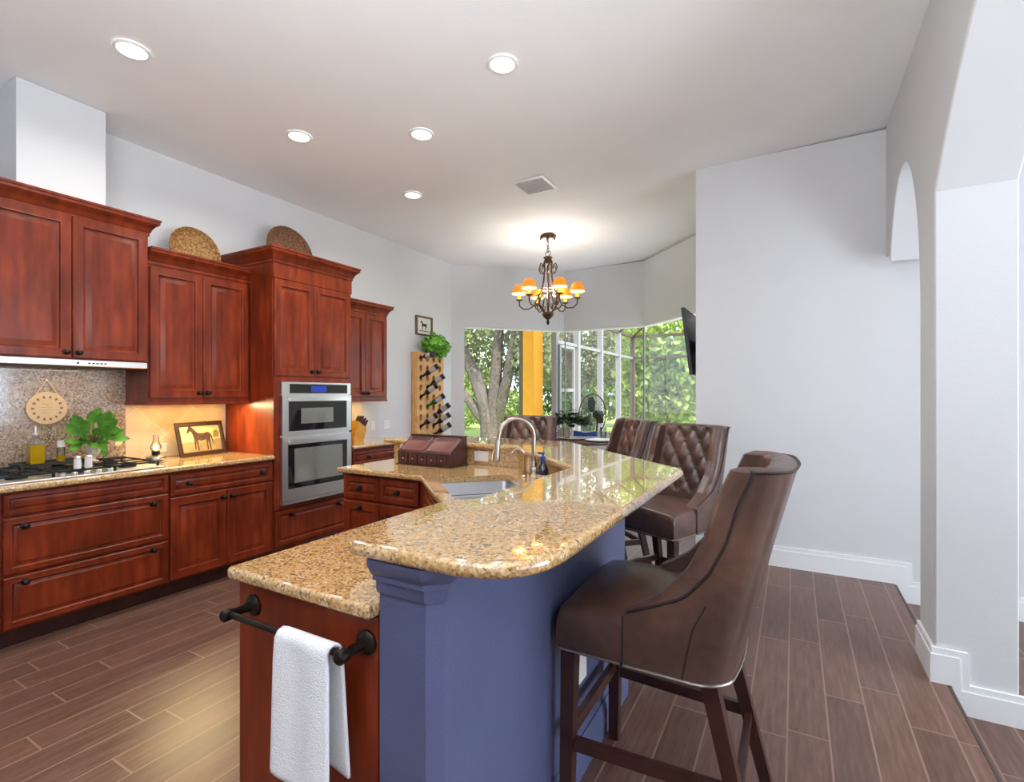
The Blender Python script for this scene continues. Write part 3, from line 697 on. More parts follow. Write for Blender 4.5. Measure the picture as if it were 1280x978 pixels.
# ------------------------------------------------------------------ bar stools (front towards -y, base at origin)
YF = [(.60, -.04), (.754, -.04), (.79, .02), (.824, .07), (.911, .145), (1.004, .19), (1.118, .222), (1.21, .262)]
def yfront(z):
    for (z0, y0), (z1, y1) in zip(YF, YF[1:]):
        if z <= z1: return y0+(y1-y0)*max(0, (z-z0)/(z1-z0))
    return YF[-1][1]
def Rr(z): return .262+.15*max(0, (z-.6)/.6)**1.1
def hw(z): return .278-.012*(z-.6)/.6
def upath(z, th):
    w_, R, yf = hw(z)-th, Rr(z)-th, yfront(z)+(0 if th else .058*min(1, max(0, (z-.75)/.09))); rc = max(.035, .105-th)
    pts = []; ns, nc, nb = 8, 6, 34
    yend = R-rc
    for i in range(ns): pts.append((-w_, yf+(yend-yf)*i/ns))
    for i in range(nc): q = PI-PI/2*i/nc; pts.append((-w_+rc+rc*cos(q), R-rc+rc*sin(q)))
    xs = w_-rc
    for i in range(nb+1): x = -xs+2*xs*i/nb; pts.append((x, R+.012*(1-(x/xs)**2)))
    L = pts[:ns+nc]
    return pts+[(-x, y) for x, y in L[::-1]]
ZS = [.60+.605*i/46 for i in range(47)]
def tuft(x, z):
    a, c = PI*(x/.11+z/.17), PI*(x/.11-z/.17); h = (abs(sin(a))*abs(sin(c)))**.42
    e = min(1, max(0, (.235-abs(x))/.04))*min(1, max(0, (1.205-z)/.03))*min(1, max(0, (z-.77)/.03))
    return h*e+(1-e)*.75
proto = thing('bar_stool', 'nearest brown leather bar stool, seen from behind its side at the curved bar end', 'stool', (0, 0, 0), 'tufted leather stools around the bar')
b = B(); TH = .07
outer = [[(x, y, z) for x, y in upath(z, 0)] for z in ZS]
inner = []
for z in ZS:
    row = []
    for x, y in upath(z, TH):
        k = max(0, min(1, (y-(Rr(z)-TH-.03))/.03)); row.append((x, y+k*(.016-.03*tuft(x, z)), z))
    inner.append(row)
n = len(outer[0]); nzs = len(ZS)
rimt = [((a[0]+c[0])/2, (a[1]+c[1])/2, 1.2175) for a, c in zip(outer[-1], inner[-1])]
ring = outer+[rimt]+inner[::-1]
b.rings(ring, False, False, False)
for col in (0, n-1):
    for i in range(nzs-1):
        o0, o1, i0, i1 = outer[i][col], outer[i+1][col], inner[i][col], inner[i+1][col]
        def roll(o, i):
            g = o[1]-i[1]; sx = o[0]-i[0]; return [(o[0]-sx*.04, o[1]-g*.5, o[2]), (o[0]-sx*.22, i[1]+g*.06, o[2]), (o[0]-sx*.6, i[1]-.006, o[2])]
        r0, r1 = roll(o0, i0), roll(o1, i1); q0, q1 = [o0]+r0+[i0], [o1]+r1+[i1]
        b.add(q0+q1, [(k, k+1, k+6, k+5) for k in range(4)])
    o1, i1 = outer[-1][col], inner[-1][col]; b.add([o1]+roll(o1, i1)+[i1, rimt[col]], [(k, k+1, 5) for k in range(4)])
back = obj('backrest', b, 'leather', proto, 60)
for k in range(-4, 5):
    for m in range(-3, 4):
        x = .055*k
        for zi in range(9, 15):
            z = .085*zi
            if (k+zi) % 2 == 0 and m == 0 and abs(x) < .2 and .83 < z < 1.17:
                y = Rr(z)-TH+.012*(1-(x/.19)**2)+.009
                bb = B(); bb.ball((x, y, z), .011, 10, (1, .6, 1)); obj('button', bb, 'leather', back)
# seat cushion: one cross-section per row
b = B(); rows = []
def seat_row(y, ht, w_, dome):
    pr = []
    for x_, z_ in ((-1, 0), (-1, .35), (-1, .72), (-.985, .86), (-.95, .95), (-.88, 1)): pr.append((x_*w_, .602+ht*z_))
    for i in range(1, 12): q = -.88+1.76*i/12; pr.append((q*w_, .602+ht+dome*(1-(q/.88)**2)))
    return [(x, y, z) for x, z in pr+[(-x, z) for x, z in pr[5::-1]]]
for y, ht, w_, dm in ((-.258, .001, .271, 0), (-.262, .03, .275, 0), (-.262, .10, .275, .002), (-.256, .122, .274, .006), (-.243, .133, .273, .012), (-.2, .14, .274, .022), (-.12, .142, .275, .03), (-.05, .141, .275, .032), (0, .139, .274, .031), (.06, .135, .272, .028), (.12, .13, .268, .024), (.17, .125, .255, .02), (.2, .12, .235, .014), (.222, .11, .21, .01), (.226, .001, .205, 0)):
    rows.append(seat_row(y, ht, w_, dm))
b.rings(rows, False, False, False); obj('seat', b, 'leather', proto, 50)
b = B(); b.box(-.262, .262, -.25, -.045, .585, .6015); b.prism([(-.255, -.045), (.255, -.045), (.255, .18), (.19, .245), (-.19, .245), (-.255, .18)], .585, .5995); obj('seat_frame', b, 'dark_wood', proto)
# trim strip under the upholstery and dark piping along the shell edge
pb = [(x*1.006, y+.002*(y > .1), .598) for x, y in upath(.6, 0)]
loop = [(-.277, -.05, .598), (-.277, -.25, .598), (-.262, -.264, .598), (.262, -.264, .598), (.277, -.25, .598), (.277, -.05, .598)]
b = B(); b.tube(loop[::-1]+pb, .0045, 6); obj('nail_trim', b, 'nickel_trim', proto)
edge = [outer[i][0] for i in range(12, nzs)]+[p for p in outer[-1][1:-1]]+[outer[i][n-1] for i in range(nzs-1, 11, -1)]
edge = [(x*1.004, y+.001, z+.002) for x, y, z in edge]
b = B(); b.tube(edge, .0045, 6)
for col, s in ((7, 0), (n-8, 0)): b.tube([(outer[i][col][0]*1.001, outer[i][col][1], ZS[i]) for i in range(0, 18)], .0022, 5)
for sx in (-1, 1): b.tube([(sx*.2785, -.042, z) for z in (.605, .66, .70, .745)], .0025, 5)
obj('piping', b, 'leather_seam', proto)
def leg(p0, p1, s0, s1):
    b = B(); b.rings([[(p[0]+dx_*s, p[1]+dy_*s, p[2]) for dx_, dy_ in ((-1, -1), (1, -1), (1, 1), (-1, 1))] for p, s in ((p0, s0), ([(a+c)/2 for a, c in zip(p0, p1)], (s0+s1)/2), (p1, s1))]); return b
def lerp(p, q, z): k = (z-p[2])/(q[2]-p[2]); return [a+(c-a)*k for a, c in zip(p, q)]
LEGS = {}
for sx in (-1, 1):
    LEGS[sx, 0] = ((sx*.243, -.226, .584), (sx*.25, -.236, 0)); LEGS[sx, 1] = ((sx*.205, .195, .584), (sx*.235, .335, 0))
    obj('leg', leg(*LEGS[sx, 0], .024, .019), 'dark_wood', proto); obj('leg', leg(*LEGS[sx, 1], .024, .019), 'dark_wood', proto)
def rail(p, q, hw_, hh):
    p, q = Vector(p), Vector(q); d = (q-p).normalized(); sd = d.cross(Vector((0, 0, 1))).normalized(); up = Vector((0, 0, 1)); b = B()
    b.rings([[c+sd*a*hw_+up*e*hh for a, e in ((-1, -1), (1, -1), (1, 1), (-1, 1))] for c in (p, q)]); return b
for a, c, z, nm in (((-1, 0), (1, 0), .31, 'footrest'), ((-1, 0), (-1, 1), .285, 'stretcher'), ((1, 0), (1, 1), .285, 'stretcher'), ((-1, 1), (1, 1), .27, 'stretcher')):
    obj(nm, rail(lerp(*LEGS[a], z), lerp(*LEGS[c], z), .011, .02), 'dark_wood', proto)
proto.location = (-.413, 1.77, 0); proto.rotation_euler = (0, 0, -PI/2)
dup(proto, (-.735, 3.245, 0), -math.radians(23.5), 'brown leather bar stool with whole tufted back showing, before the white wall')
dup(proto, (-1.36, 3.85, 0), -math.radians(47), 'brown leather bar stool partly hidden by the bar, tufted back turned sideways by the window')
dup(proto, (-2.16, 3.93, 0), math.radians(4), 'farthest brown leather bar stool, its back showing behind the faucet')

# ------------------------------------------------------------------ things on the left worktop
def cooktop():
    t = thing('gas_cooktop', 'stainless gas cooktop with black grates on the left worktop', 'cooktop', (-4.1, 1.42, CT))
    b = B(); b.slab([(-4.36, .99), (-3.80, .99), (-3.80, 1.85), (-4.36, 1.85)], CT+.001, CT+.012, .004, 3); obj('pan', b, 'steel', t)
    for yc in (1.14, 1.42, 1.70):
        for xc in (-4.22, -3.96):
            b = B(); b.lathe([(.05, 0), (.05, .012), (.036, .014), (.036, .022), (.03, .026)], (xc, yc, CT+.0125)); obj('burner', b, 'black_metal', t)
        b = B(); z0, z1 = CT+.0125, CT+.045
        for x in (-4.34, -3.83): b.box(x-.004, x+.004, yc-.13, yc+.13, z1-.01, z1)
        for y in (yc-.13, yc+.13): b.box(-4.34, -3.83, y-.004, y+.004, z1-.01, z1)
        for x in (-4.25, -4.085, -3.93): b.box(x-.0035, x+.0035, yc-.13, yc+.13, z1-.008, z1)
        b.box(-4.34, -3.83, yc-.0035, yc+.0035, z1-.008, z1)
        for x in (-4.34, -3.83):
            for y in (yc-.125, yc+.125): b.box(x-.006, x+.006, y-.006, y+.006, z0, z1)
        obj('grate', b, 'black_metal', t)
    for i in range(5):
        b = B(); b.lathe([(.018, 0), (.018, .016), (.014, .02)], (-3.815, 1.26+.08*i, CT+.0125)) if False else b.lathe([(.016, 0), (.016, .016), (.012, .02)], (-3.815+.0, 1.3+.06*i, CT+.0125), seg=14)
        obj('knob', b, 'steel', t)
cooktop()
CTG = CT+.045
t = thing('serving_tray', 'black tray under the oil bottles at the back of the cooktop', 'tray', (-4.30, 1.36, CTG))
b = B(); b.slab([(-4.37, 1.22), (-4.17, 1.22), (-4.17, 1.56), (-4.37, 1.56)], CTG+.0005, CTG+.008, .003, 2); obj('base', b, 'black_plastic', t)
b = B(); b.rings([[(x, y, z) for x, y in inset([(-4.37, 1.22), (-4.17, 1.22), (-4.17, 1.56), (-4.37, 1.56)], d)] for d, z in ((0, CTG+.008), (-.004, CTG+.02), (.004, CTG+.02), (.006, CTG+.0085))], True, False, False); obj('rim', b, 'black_plastic', t)
ZT_ = CTG+.0085
t = thing('oil_bottle', 'tall glass bottle of yellow olive oil with a steel pourer on the black tray', 'bottle', (-4.27, 1.32, ZT_))
b = B(); x, y = -4.27, 1.32; b.rings([[(x+q*cos(PI/4+k*PI/2+.0), y+q*sin(PI/4+k*PI/2), ZT_+z) for k in range(4)] for q, z in ((.046, .0), (.05, .004), (.05, .125))]); obj('oil', b, 'oil', t)
b = B(); b.rings([[(x+q*cos(PI/4+k*PI/2), y+q*sin(PI/4+k*PI/2), ZT_+z) for k in range(4)] for q, z in ((.05, .126), (.046, .15), (.02, .172), (.018, .19))]); obj('shoulder', b, 'clear_glass', t)
b = B(); b.lathe([(.016, .19), (.016, .202), (.006, .206), (.005, .235), (.003, .245)], (x, y, ZT_)); obj('pourer', b, 'steel', t)
t = thing('oil_bottle', 'short glass cruet with a little oil and a white cap beside the tall oil bottle', 'bottle', (-4.26, 1.445, ZT_)); x, y = -4.26, 1.445
b = B(); b.lathe([(.02, 0), (.022, .003), (.022, .045)], (x, y, ZT_)); obj('oil', b, 'oil', t)
b = B(); b.lathe([(.022, .0455), (.022, .09), (.02, .1)], (x, y, ZT_)); obj('glass', b, 'clear_glass', t)
b = B(); b.lathe([(.021, .1), (.021, .14), (.018, .143)], (x, y, ZT_)); obj('cap', b, 'white_plastic', t)
for i, (y, lb) in enumerate(((1.39, 'white salt shaker on the front of the cooktop, left of its twin'), (1.445, 'white pepper shaker on the front of the cooktop, right of its twin'))):
    x = -3.83; z0 = CTG
    x = -3.86
    t = thing('shaker', lb, 'shaker', (x, y, z0), 'salt and pepper shakers')
    b = B(); b.lathe([(.019, 0), (.02, .003), (.018, .055), (.019, .06)], (x, y, z0+.0005), seg=16); obj('body', b, 'ceramic', t)
    b = B(); b.lathe([(.0195, .06), (.0195, .07), (.012, .078), (0, .08)], (x, y, z0+.0005), seg=16); obj('lid', b, 'steel', t)
x, y = -4.20, 1.60
t = thing('leaf_vase', 'cut glass vase of broad green leaves behind the shakers', 'vase', (x, y, CTG))
b = B(); b.lathe([(.03, 0), (.032, .004), (.014, .012), (.013, .025), (.034, .05), (.045, .09), (.05, .12), (.047, .12), (.04, .09), (.03, .055), (.01, .035)], (x, y, CTG+.0005), seg=14); obj('vase', b, 'cut_glass', t, 20)
b = B(); c = B(); random.seed(3)
for i, (dy, dz, dx_) in enumerate(((-.16, .16, .02), (-.11, .1, .06), (-.07, .03, .08), (-.05, .2, .0), (.0, .3, .0), (.04, .24, .05), (.1, .22, .0), (.14, .16, .04), (.15, .08, .02), (.05, .1, .09), (-.02, .12, .1), (.02, .02, .1), (-.13, .02, .03), (.11, .28, .02), (-.09, .22, -.02), (-.03, .06, -.06), (.08, .04, -.04), (.06, .18, .1))):
    p0 = Vector((x, y, CTG+.05)); p1 = Vector((x+dx_*.5, y+dy*.55, CTG+.12+dz*.5)); b.tube([p0, Vector((x, y, CTG+.12)), p1], .0022, 5)
    for s in range(2): c.leaf(p1-(p1-p0)*.1*s, Vector((dx_+.06+random.uniform(-.05, .05), dy+random.uniform(-.08, .08), dz*.8+.05-.1*s)), random.uniform(.10, .135), random.uniform(.048, .062), .15, (1, -.5, .55))
obj('stem', b, 'stem_brown', t); f_ = obj('leaves', c, 'green_leaf', t, 60, False); f_['kind'] = 'stuff'
# hanging round sign
F = left_face(-4.411)
t = thing('hanging_sign', 'round pale wooden sign hung by a strap on the granite backsplash', 'sign', (-4.41, 1.42, 1.33))
b = B(); b.lathe([(.108, .001), (.11, .004), (.11, .012), (.106, .015)], F.p(1.42, 1.325, 0), F.N, 40); bd = obj('board', b, 'light_board', t)
b = B()
for k in range(14):
    q = 2*PI*k/14
    for j in range(2): r_ = .070+.008*j; b.add([F.p(1.42+cos(q+dq)*r2, 1.325+sin(q+dq)*r2, .0156) for dq, r2 in ((-.11, r_), (.02, r_+.007), (.13, r_+.002), (.0, r_-.004))], [(0, 1, 2, 3)])
for k, (wd, zz) in enumerate(((.06, .026), (.07, .008), (.045, -.012), (.055, -.03))):
    n_ = int(wd/.006)
    for i in range(n_): b.tube([F.p(1.42-wd/2+i*.006, 1.325+zz+random.uniform(-.003, .003), .0158), F.p(1.42-wd/2+i*.006+.004, 1.325+zz+random.uniform(-.004, .006), .0158)], .0008, 4)
obj('lettering', b, 'ink', bd)
b = B(); b.tube([F.p(1.36, 1.415, .006), F.p(1.415, 1.512, .008)], .0045, 6); b.tube([F.p(1.48, 1.415, .006), F.p(1.42, 1.512, .008)], .0045, 6); obj('strap', b, 'light_board', t)
b = B(); b.lathe([(.008, 0), (.008, .01), (.004, .014)], F.p(1.4175, 1.515, .001), F.N, 10); obj('hook', b, 'white_plastic', t)
# little lamp
x, y = -4.13, 1.955
t = thing('table_lamp', 'small glowing oil style lamp with glass chimney on the worktop beside the cooktop', 'lamp', (x, y, CT))
b = B(); b.lathe([(.055, 0), (.058, .006), (.05, .012), (.062, .028), (.06, .042), (.035, .052), (.024, .058)], (x, y, CT+.0005)); obj('font', b, 'brushed_nickel', t)
b = B(); b.lathe([(.024, .0585), (.026, .062), (.026, .078), (.03, .082)], (x, y, CT)); obj('collar', b, 'bronze', t)
b = B(); b.lathe([(.024, .083), (.036, .10), (.036, .12), (.022, .15), (.018, .20), (.022, .205)], (x, y, CT), cap=False); obj('chimney', b, 'clear_glass', t)
b = B(); b.ball((x, y, CT+.11), .014, 12, (1, 1, 1.5)); obj('bulb', b, 'bulb_glow', t)
light('table_lamp_light', 'POINT', (x, y, CT+.112), .9, (1, .68, .2), shadow_soft_size=.015)
# framed horse painting leaning on the tile
def horse(b, P, s):
    o = [(-.30, .62), (-.36, .70), (-.46, .60), (-.50, .66), (-.40, .84), (-.34, .92), (-.29, .84), (-.18, .72), (-.08, .62), (.12, .6), (.3, .64), (.4, .58), (.46, .44), (.44, .2), (.42, .3), (.39, .48), (.36, .36), (.34, .2), (.36, .0), (.31, .0), (.29, .2), (.26, .34), (.24, .2), (.24, .0), (.19, .0), (.19, .2), (.2, .36), (.0, .34), (-.12, .36), (-.13, .2), (-.12, 0), (-.17, 0), (-.18, .2), (-.2, .36), (-.22, .2), (-.24, .03), (-.28, .03), (-.27, .2), (-.26, .4)]
    bm = bmesh.new(); vs = [bm.verts.new(P(x*s, (z-.4)*s)) for x, z in o]; es = [bm.edges.new((vs[i], vs[(i+1) % len(vs)])) for i in range(len(vs))]
    bmesh.ops.triangle_fill(bm, use_beauty=True, edges=es); bm.verts.index_update()
    b.add([v.co[:] for v in bm.verts], [[v.index for v in f.verts] for f in bm.faces]); bm.free()
def framed(t, P, w_, h, fw, dep, art, fmat):
    # P(u, v, n) maps the picture plane; art builds the picture mesh
    b = B(); b.rings([[P(sx*(w_/2-i), sy*(h/2-i), n) for sx, sy in ((-1, -1), (1, -1), (1, 1), (-1, 1))] for i, n in ((0, 0), (0, dep*.8), (.006, dep), (fw*.5, dep*.85), (fw*.8, dep), (fw, dep*.6), (fw, dep*.2))], True, True, False); obj('frame', b, fmat, t)
    art(w_/2-fw, h/2-fw, dep*.25)
tilt = math.radians(14); fo = Vector((-4.275, 2.385, CT+.001)); eu = Vector((-.09, .45, 0)).normalized(); en = Vector((eu.y, -eu.x, 0))
def PF(u, v, n):
    v += .14; return fo+eu*u+(Vector((0, 0, 1))*cos(tilt)-en*sin(tilt))*v+(en*cos(tilt)+Vector((0, 0, 1))*sin(tilt))*n
t = thing('framed_painting', 'dark framed painting of a standing horse leaning on the tiled backsplash', 'picture', tuple(fo))
def art1(w_, h, n0):
    b = B(); b.cur = 0; b.add([PF(u, v, n0) for u, v in ((-w_, -.02*0-.25*h), (w_, -.1*h), (w_, h), (-w_, h))], [(0, 1, 2, 3)])
    b.cur = 1; b.add([PF(u, v, n0) for u, v in ((-w_, -h), (w_, -h), (w_, -.1*h), (-w_, -.25*h))], [(0, 1, 2, 3)])
    b.cur = 3; b.add([PF(u, v, n0+.0004) for u, v in ((.6*w_, .0), (.9*w_, .0), (.98*w_, .4*h), (.85*w_, .62*h), (.66*w_, .5*h))], [(0, 1, 2, 3, 4)])
    b.cur = 2; horse(b, lambda x, z: PF(x-.005, z-.005, n0+.0008), .24)
    obj('canvas', b, ['painting_sky', 'painting_field', 'painting_horse', 'painting_tree'], t, 0, False)
framed(t, PF, .43, .28, .032, .02, art1, 'frame_dark')
t = thing('framed_print', 'small framed black and white horse print on the wall above the wine rack', 'picture', (XL, 5.42, 2.36))
def PG(u, v, n): return Vector((XL+.002+n, 5.405+u, 2.355+v))
def art2(w_, h, n0):
    b = B(); b.cur = 0; b.add([PG(u, v, n0) for u, v in ((-w_, -h), (w_, -h), (w_, h), (-w_, h))], [(0, 1, 2, 3)])
    b.cur = 1; horse(b, lambda x, z: PG(x, z, n0+.001), .15); b.add([PG(u, v, n0+.001) for u, v in ((-.1, -.075), (.11, -.075), (.11, -.065), (-.1, -.065))], [(0, 1, 2, 3)])
    obj('print', b, ['paper', 'grille_dark'], t, 0, False)
framed(t, PG, .34, .26, .02, .035, art2, 'frame_bronze')
# baskets on the cabinets
def basket(y, z, r, label, mat, x0=-4.2, hs=(-1, 1)):
    t = thing('woven_basket', label, 'basket', (x0, y, z)); tl = math.radians(12)
    ax = Vector((cos(tl), 0, sin(tl))); c = Vector((x0, y, z+r*cos(tl)+.004))
    b = B(); b.lathe([(0, -.05), (r*.7, -.05), (r*.86, -.03), (r, .02), (r*1.0, .03), (r*.97, .03), (r*.82, -.015), (r*.6, -.035), (0, -.036)], c, ax, 40); obj('bowl', b, mat, t)
    for s in hs:
        b = B(); h0 = c+Vector((0, s*(r+.028), -r*.42)); b.tube([h0+Vector((0, cos(q)*.034, sin(q)*.048)) for q in [2*PI*k/16 for k in range(17)]], .006, 6); obj('handle', b, mat, t)
    return t
basket(2.31, 2.3855, .20, 'golden woven round basket leaning on the wall above the middle wall cabinet', 'wicker', -4.28)
basket(3.15, 2.5305, .25, 'brown woven round basket leaning on the wall above the tall oven cabinet', 'wicker_dark', -4.22)
# knife block
x, y = -4.12, 3.90
t = thing('knife_block', 'yellow wooden knife block with brown handled knives beyond the oven', 'knife block', (x, y, CT))
F = Fr((x, y, CT), (0, 1, 0), (1, 0, 0))
b = B(); b.extr([(-.09, CT+.001), (.05, CT+.001), (.10, CT+.13), (-.02, CT+.22), (-.09, CT+.05)], 'x', x-.06, x+.06); 
b.v = [(px, py+y, pz) for px, py, pz in b.v]; obj('block', b, 'knife_wood', t)
for i in range(3):
    for j in range(3):
        b = B(); u = -.036+.036*j; p = Vector((x+u, y+.03+.03*i-.015, CT+.185-.024*i)); d = Vector((0, .5, .75)).normalized(); b.tube([p, p+d*.03, p+d*.09, p+d*.1], [.008, .011, .012, .008], 8); obj('knife', b, 'dark_wood', t)

# ------------------------------------------------------------------ spice chest on the island
x0, x1, y0, y1 = -2.505, -2.04, 2.77, 2.972
t = thing('spice_chest', 'brown wooden slant-front spice chest with hinged lids and small drawers on the island', 'chest', ((x0+x1)/2, 2.9, CT))
b = B(); b.extr([(y0, CT+.006), (y1, CT+.006), (y1, CT+.20), (y1-.05, CT+.20), (y0, CT+.095)], 'x', x0, x1); obj('body', b, 'spice_wood', t)
b = B(); b.rbox(x0-.014, x1+.014, y0-.014, y1+.004, CT+.0005, CT+.0055, .002); obj('base', b, 'spice_wood', t)
b = B(); b.rbox(x0-.006, x1+.006, y1-.06, y1+.003, CT+.2005, CT+.208, .002); obj('top', b, 'spice_wood', t)
sl = Vector((0, .16, .105)).normalized(); sn = Vector((0, -sl.z, sl.y))
for i in range(2):
    a = x0+.015+i*(x1-x0)/2; c = a+(x1-x0)/2-.03
    o_ = Vector((0, y0, CT+.095)); pl = rounded([(a, .012), (c, .012), (c, .178), (a, .178)], .02, 3)
    b = B(); b.rings([[Vector((u, 0, 0))+o_+sl*v+sn*n for u, v in inset(pl, d)] for d, n in ((0, .001), (0, .004), (.006, .006), (.012, .003))]); lid = obj('lid', b, 'spice_panel', t)
    b = B(); b.ball(Vector(((a+.012) if i else (c-.012), 0, 0))+o_+sl*.12+sn*.010, .006, 8); obj('knob', b, 'brushed_nickel', lid)
for i in range(5):
    a = x0+.02+i*(x1-x0-.04)/5; c = a+(x1-x0-.04)/5-.008
    b = B(); b.box(a, c, y0-.006, y0-.0005, CT+.015, CT+.08); p_ = obj('drawer', b, 'spice_wood', t)
    b = B(); b.ball(((a+c)/2, y0-.012, CT+.048), .006, 8); obj('knob', b, 'brushed_nickel', p_)
    b = B(); b.box(a+.01, a+.016, y0-.009, y0-.0065, CT+.02, CT+.074); b.box(c-.016, c-.01, y0-.009, y0-.0065, CT+.02, CT+.074); obj('moulding', b, 'spice_panel', p_)

# ------------------------------------------------------------------ wine rack
RX, RY0, RY1, RZ = -4.325, 5.16, 5.70, 1.965
t = thing('wine_rack', 'tall pine board wine rack with rows of bottle holes against the wall', 'wine rack', (-4.38, 5.43, 0))
cols, rws = 4, 15; cw = (RY1-RY0)/cols; ch = RZ/rws
b = B(); hp = {}
for i in range(cols):
    for j in range(rws):
        cy, cz = RY0+cw*(i+.5), ch*(j+.5); sq = []; ci = []
        for k in range(16):
            q = 2*PI*k/16; c_, s_ = cos(q), sin(q); m = max(abs(c_), abs(s_)); sq.append((RX, cy+c_/m*cw/2, cz+s_/m*ch/2)); ci.append((RX, cy+c_*.031, cz+s_*.046))
        b.rings([sq, ci, [(RX-.07, y_, z_) for _, y_, z_ in ci]], True, False, True)
b.box(XL+.002, RX-.0735, RY0, RY1, 0, RZ); b.box(RX-.073, RX, RY0-.018, RY0-.0005, 0, RZ); b.box(RX-.073, RX, RY1+.0005, RY1+.018, 0, RZ); b.box(XL+.002, RX-.001, RY0-.018, RY1+.018, RZ+.0005, RZ+.018)
obj('board', b, 'pine', t)
def wine(i, j, glassm, dy, label):
    p = Vector((RX-.02, RY0+cw*(i+.5), RZ-ch*(j+.5))); d = Vector((.27, dy, .20 if j else .04)).normalized()
    t = thing('wine_bottle', label, 'bottle', tuple(p), 'wine bottles in the pine rack')
    b = B(); b.lathe([(.0135, -.01), (.0145, .0), (.0145, .07), (.02, .09), (.034, .115), (.0375, .135), (.0375, .285), (.033, .292), (.01, .286)], p, d, 14); obj('glass', b, glassm, t)
    b = B(); b.lathe([(.038, .16), (.038, .25)], p, d, 14, False); obj('bottle_label', b, 'wine_label', t)
    b = B(); b.lathe([(.0378, .262), (.0382, .27), (.0382, .294), (.02, .297)], p, d, 14); obj('base_cap', b, 'black_plastic', t)
for i, j, g, dy, lb in ((0, 0, 'wine_glass_dark', -.06, 'dark wine bottle in the top row of the rack, just under the plant'),
    (0, 2, 'wine_glass_dark', .14, 'dark wine bottle in the leftmost hole column, second from the top'),
    (1, 3, 'wine_glass_dark', .12, 'dark wine bottle in the second hole column, between two longer bottles'),
    (0, 4, 'wine_glass_dark', .10, 'dark wine bottle in the leftmost column just left of the green bottle'),
    (1, 5, 'wine_glass_green', .14, 'bright green wine bottle in the middle of the rack'),
    (2, 6, 'wine_glass_dark', .10, 'dark wine bottle with a pale label below the green bottle'),
    (2, 7, 'wine_glass_dark', .12, 'dark wine bottle near the bottom right of the visible rack'),
    (0, 7, 'wine_glass_dark', .10, 'dark wine bottle at the lower left of the rack, above the spice chest'),
    (2, 8, 'wine_glass_dark', .16, 'lowest dark wine bottle in view at the right of the rack')):
    wine(i, j, g, dy, lb)
t = thing('potted_ivy', 'bushy bright green plant in a small pot on top of the wine rack', 'plant', (-4.37, 5.44, RZ+.0185))
b = B(); z0 = RZ+.0185; b.lathe([(.045, 0), (.055, .07), (.058, .08), (.052, .08), (.05, .065)], (-4.372, 5.44, z0+.0005)); obj('pot', b, 'black_plastic', t)
b = B(); random.seed(11)
for k in range(300):
    q = random.uniform(0, 2*PI); u = random.uniform(0, 1); R_ = .25*u**.5; p = Vector((-4.33+abs(cos(q))*R_*.6, 5.47+sin(q)*R_, z0+.10+random.uniform(-.13, .15)*(1.2-u)))
    b.leaf(p, (random.uniform(.1, 1), random.uniform(-1, 1), random.uniform(-.5, .6)), random.uniform(.06, .095), random.uniform(.05, .07), .3, (1, -.4, .6))
o = obj('foliage', b, 'ivy_leaf', t, 0, False); o['kind'] = 'stuff'

# ------------------------------------------------------------------ nook table and what is on it
TX, TY, TZ = -2.3, 5.5, .93
t = thing('dining_table', 'round dark wooden table in the window nook', 'table', (TX, TY, 0))
b = B(); b.lathe([(.66, TZ-.04), (.82, TZ-.035), (.84, TZ-.02), (.84, TZ-.006), (.83, TZ)], (TX, TY, 0), seg=48); obj('tabletop', b, 'table_wood', t)
b = B(); b.lathe([(.3, 0), (.3, .04), (.1, .08), (.07, .3), (.09, .6), (.2, .84), (.22, TZ-.0405)], (TX, TY, 0), seg=24); obj('pedestal', b, 'table_wood', t)
def plate(x, y, lb):
    b = B(); b.lathe([(.09, 0), (.155, .012), (.16, .016), (.152, .015), (.09, .004)], (x, y, TZ+.0005), seg=28); one('plate', b, 'ceramic', lb, 'plate', 'white plates on the nook table')
def napkin(x, y, q, lb):
    b = B(); c_, s_ = cos(q), sin(q)
    rows = []
    for i in range(9):
        u = -1+2*i/8; hh = .035+.025*abs(u); rows.append([(x+c_*u*.13-s_*v*.05*(1-.3*abs(u)), y+s_*u*.13+c_*v*.05*(1-.3*abs(u)), TZ+.017+(hh if w__ else 0)+.0) for v, w__ in ((-1, 0), (1, 0), (.6, 1), (-.6, 1))])
    b.rings(rows); one('napkin', b, 'blue_cloth', lb, 'napkin', 'blue napkins on the nook table')
plate(-2.45, 5.02, 'white plate at the near edge of the nook table, left of the plant'); plate(-2.1, 5.12, 'white plate on the nook table, just right of the beige planter'); plate(-1.77, 5.03, 'white plate at the nearest right edge of the nook table'); plate(-2.75, 5.95, 'white plate on the far side of the nook table')
napkin(-2.43, 5.08, .35, 'folded blue napkin on the left near plate of the nook table'); napkin(-2.06, 5.36, .2, 'folded blue napkin right of the beige planter on the nook table')
t = thing('potted_plant', 'dark leafy plant in a beige pot in the middle of the nook table', 'plant', (-2.29, 5.3, TZ))
b = B(); b.lathe([(.05, 0), (.07, .02), (.085, .09), (.088, .1), (.08, .1), (.075, .085)], (-2.29, 5.3, TZ+.0005)); obj('pot', b, 'beige_cloth', t)
b = B(); random.seed(5)
for k in range(320):
    q = random.uniform(0, 2*PI); u = random.random()**.5; p = Vector((-2.25+cos(q)*u*.2, 5.32+sin(q)*u*.2, TZ+.14+(1-u*u)*.15*random.random()+.03*random.random()))
    b.leaf(p, (cos(q), sin(q), random.uniform(-.3, 1)), random.uniform(.05, .08), random.uniform(.035, .05), .2)
o = obj('foliage', b, 'pot_leaf', t, 0, False); o['kind'] = 'stuff'
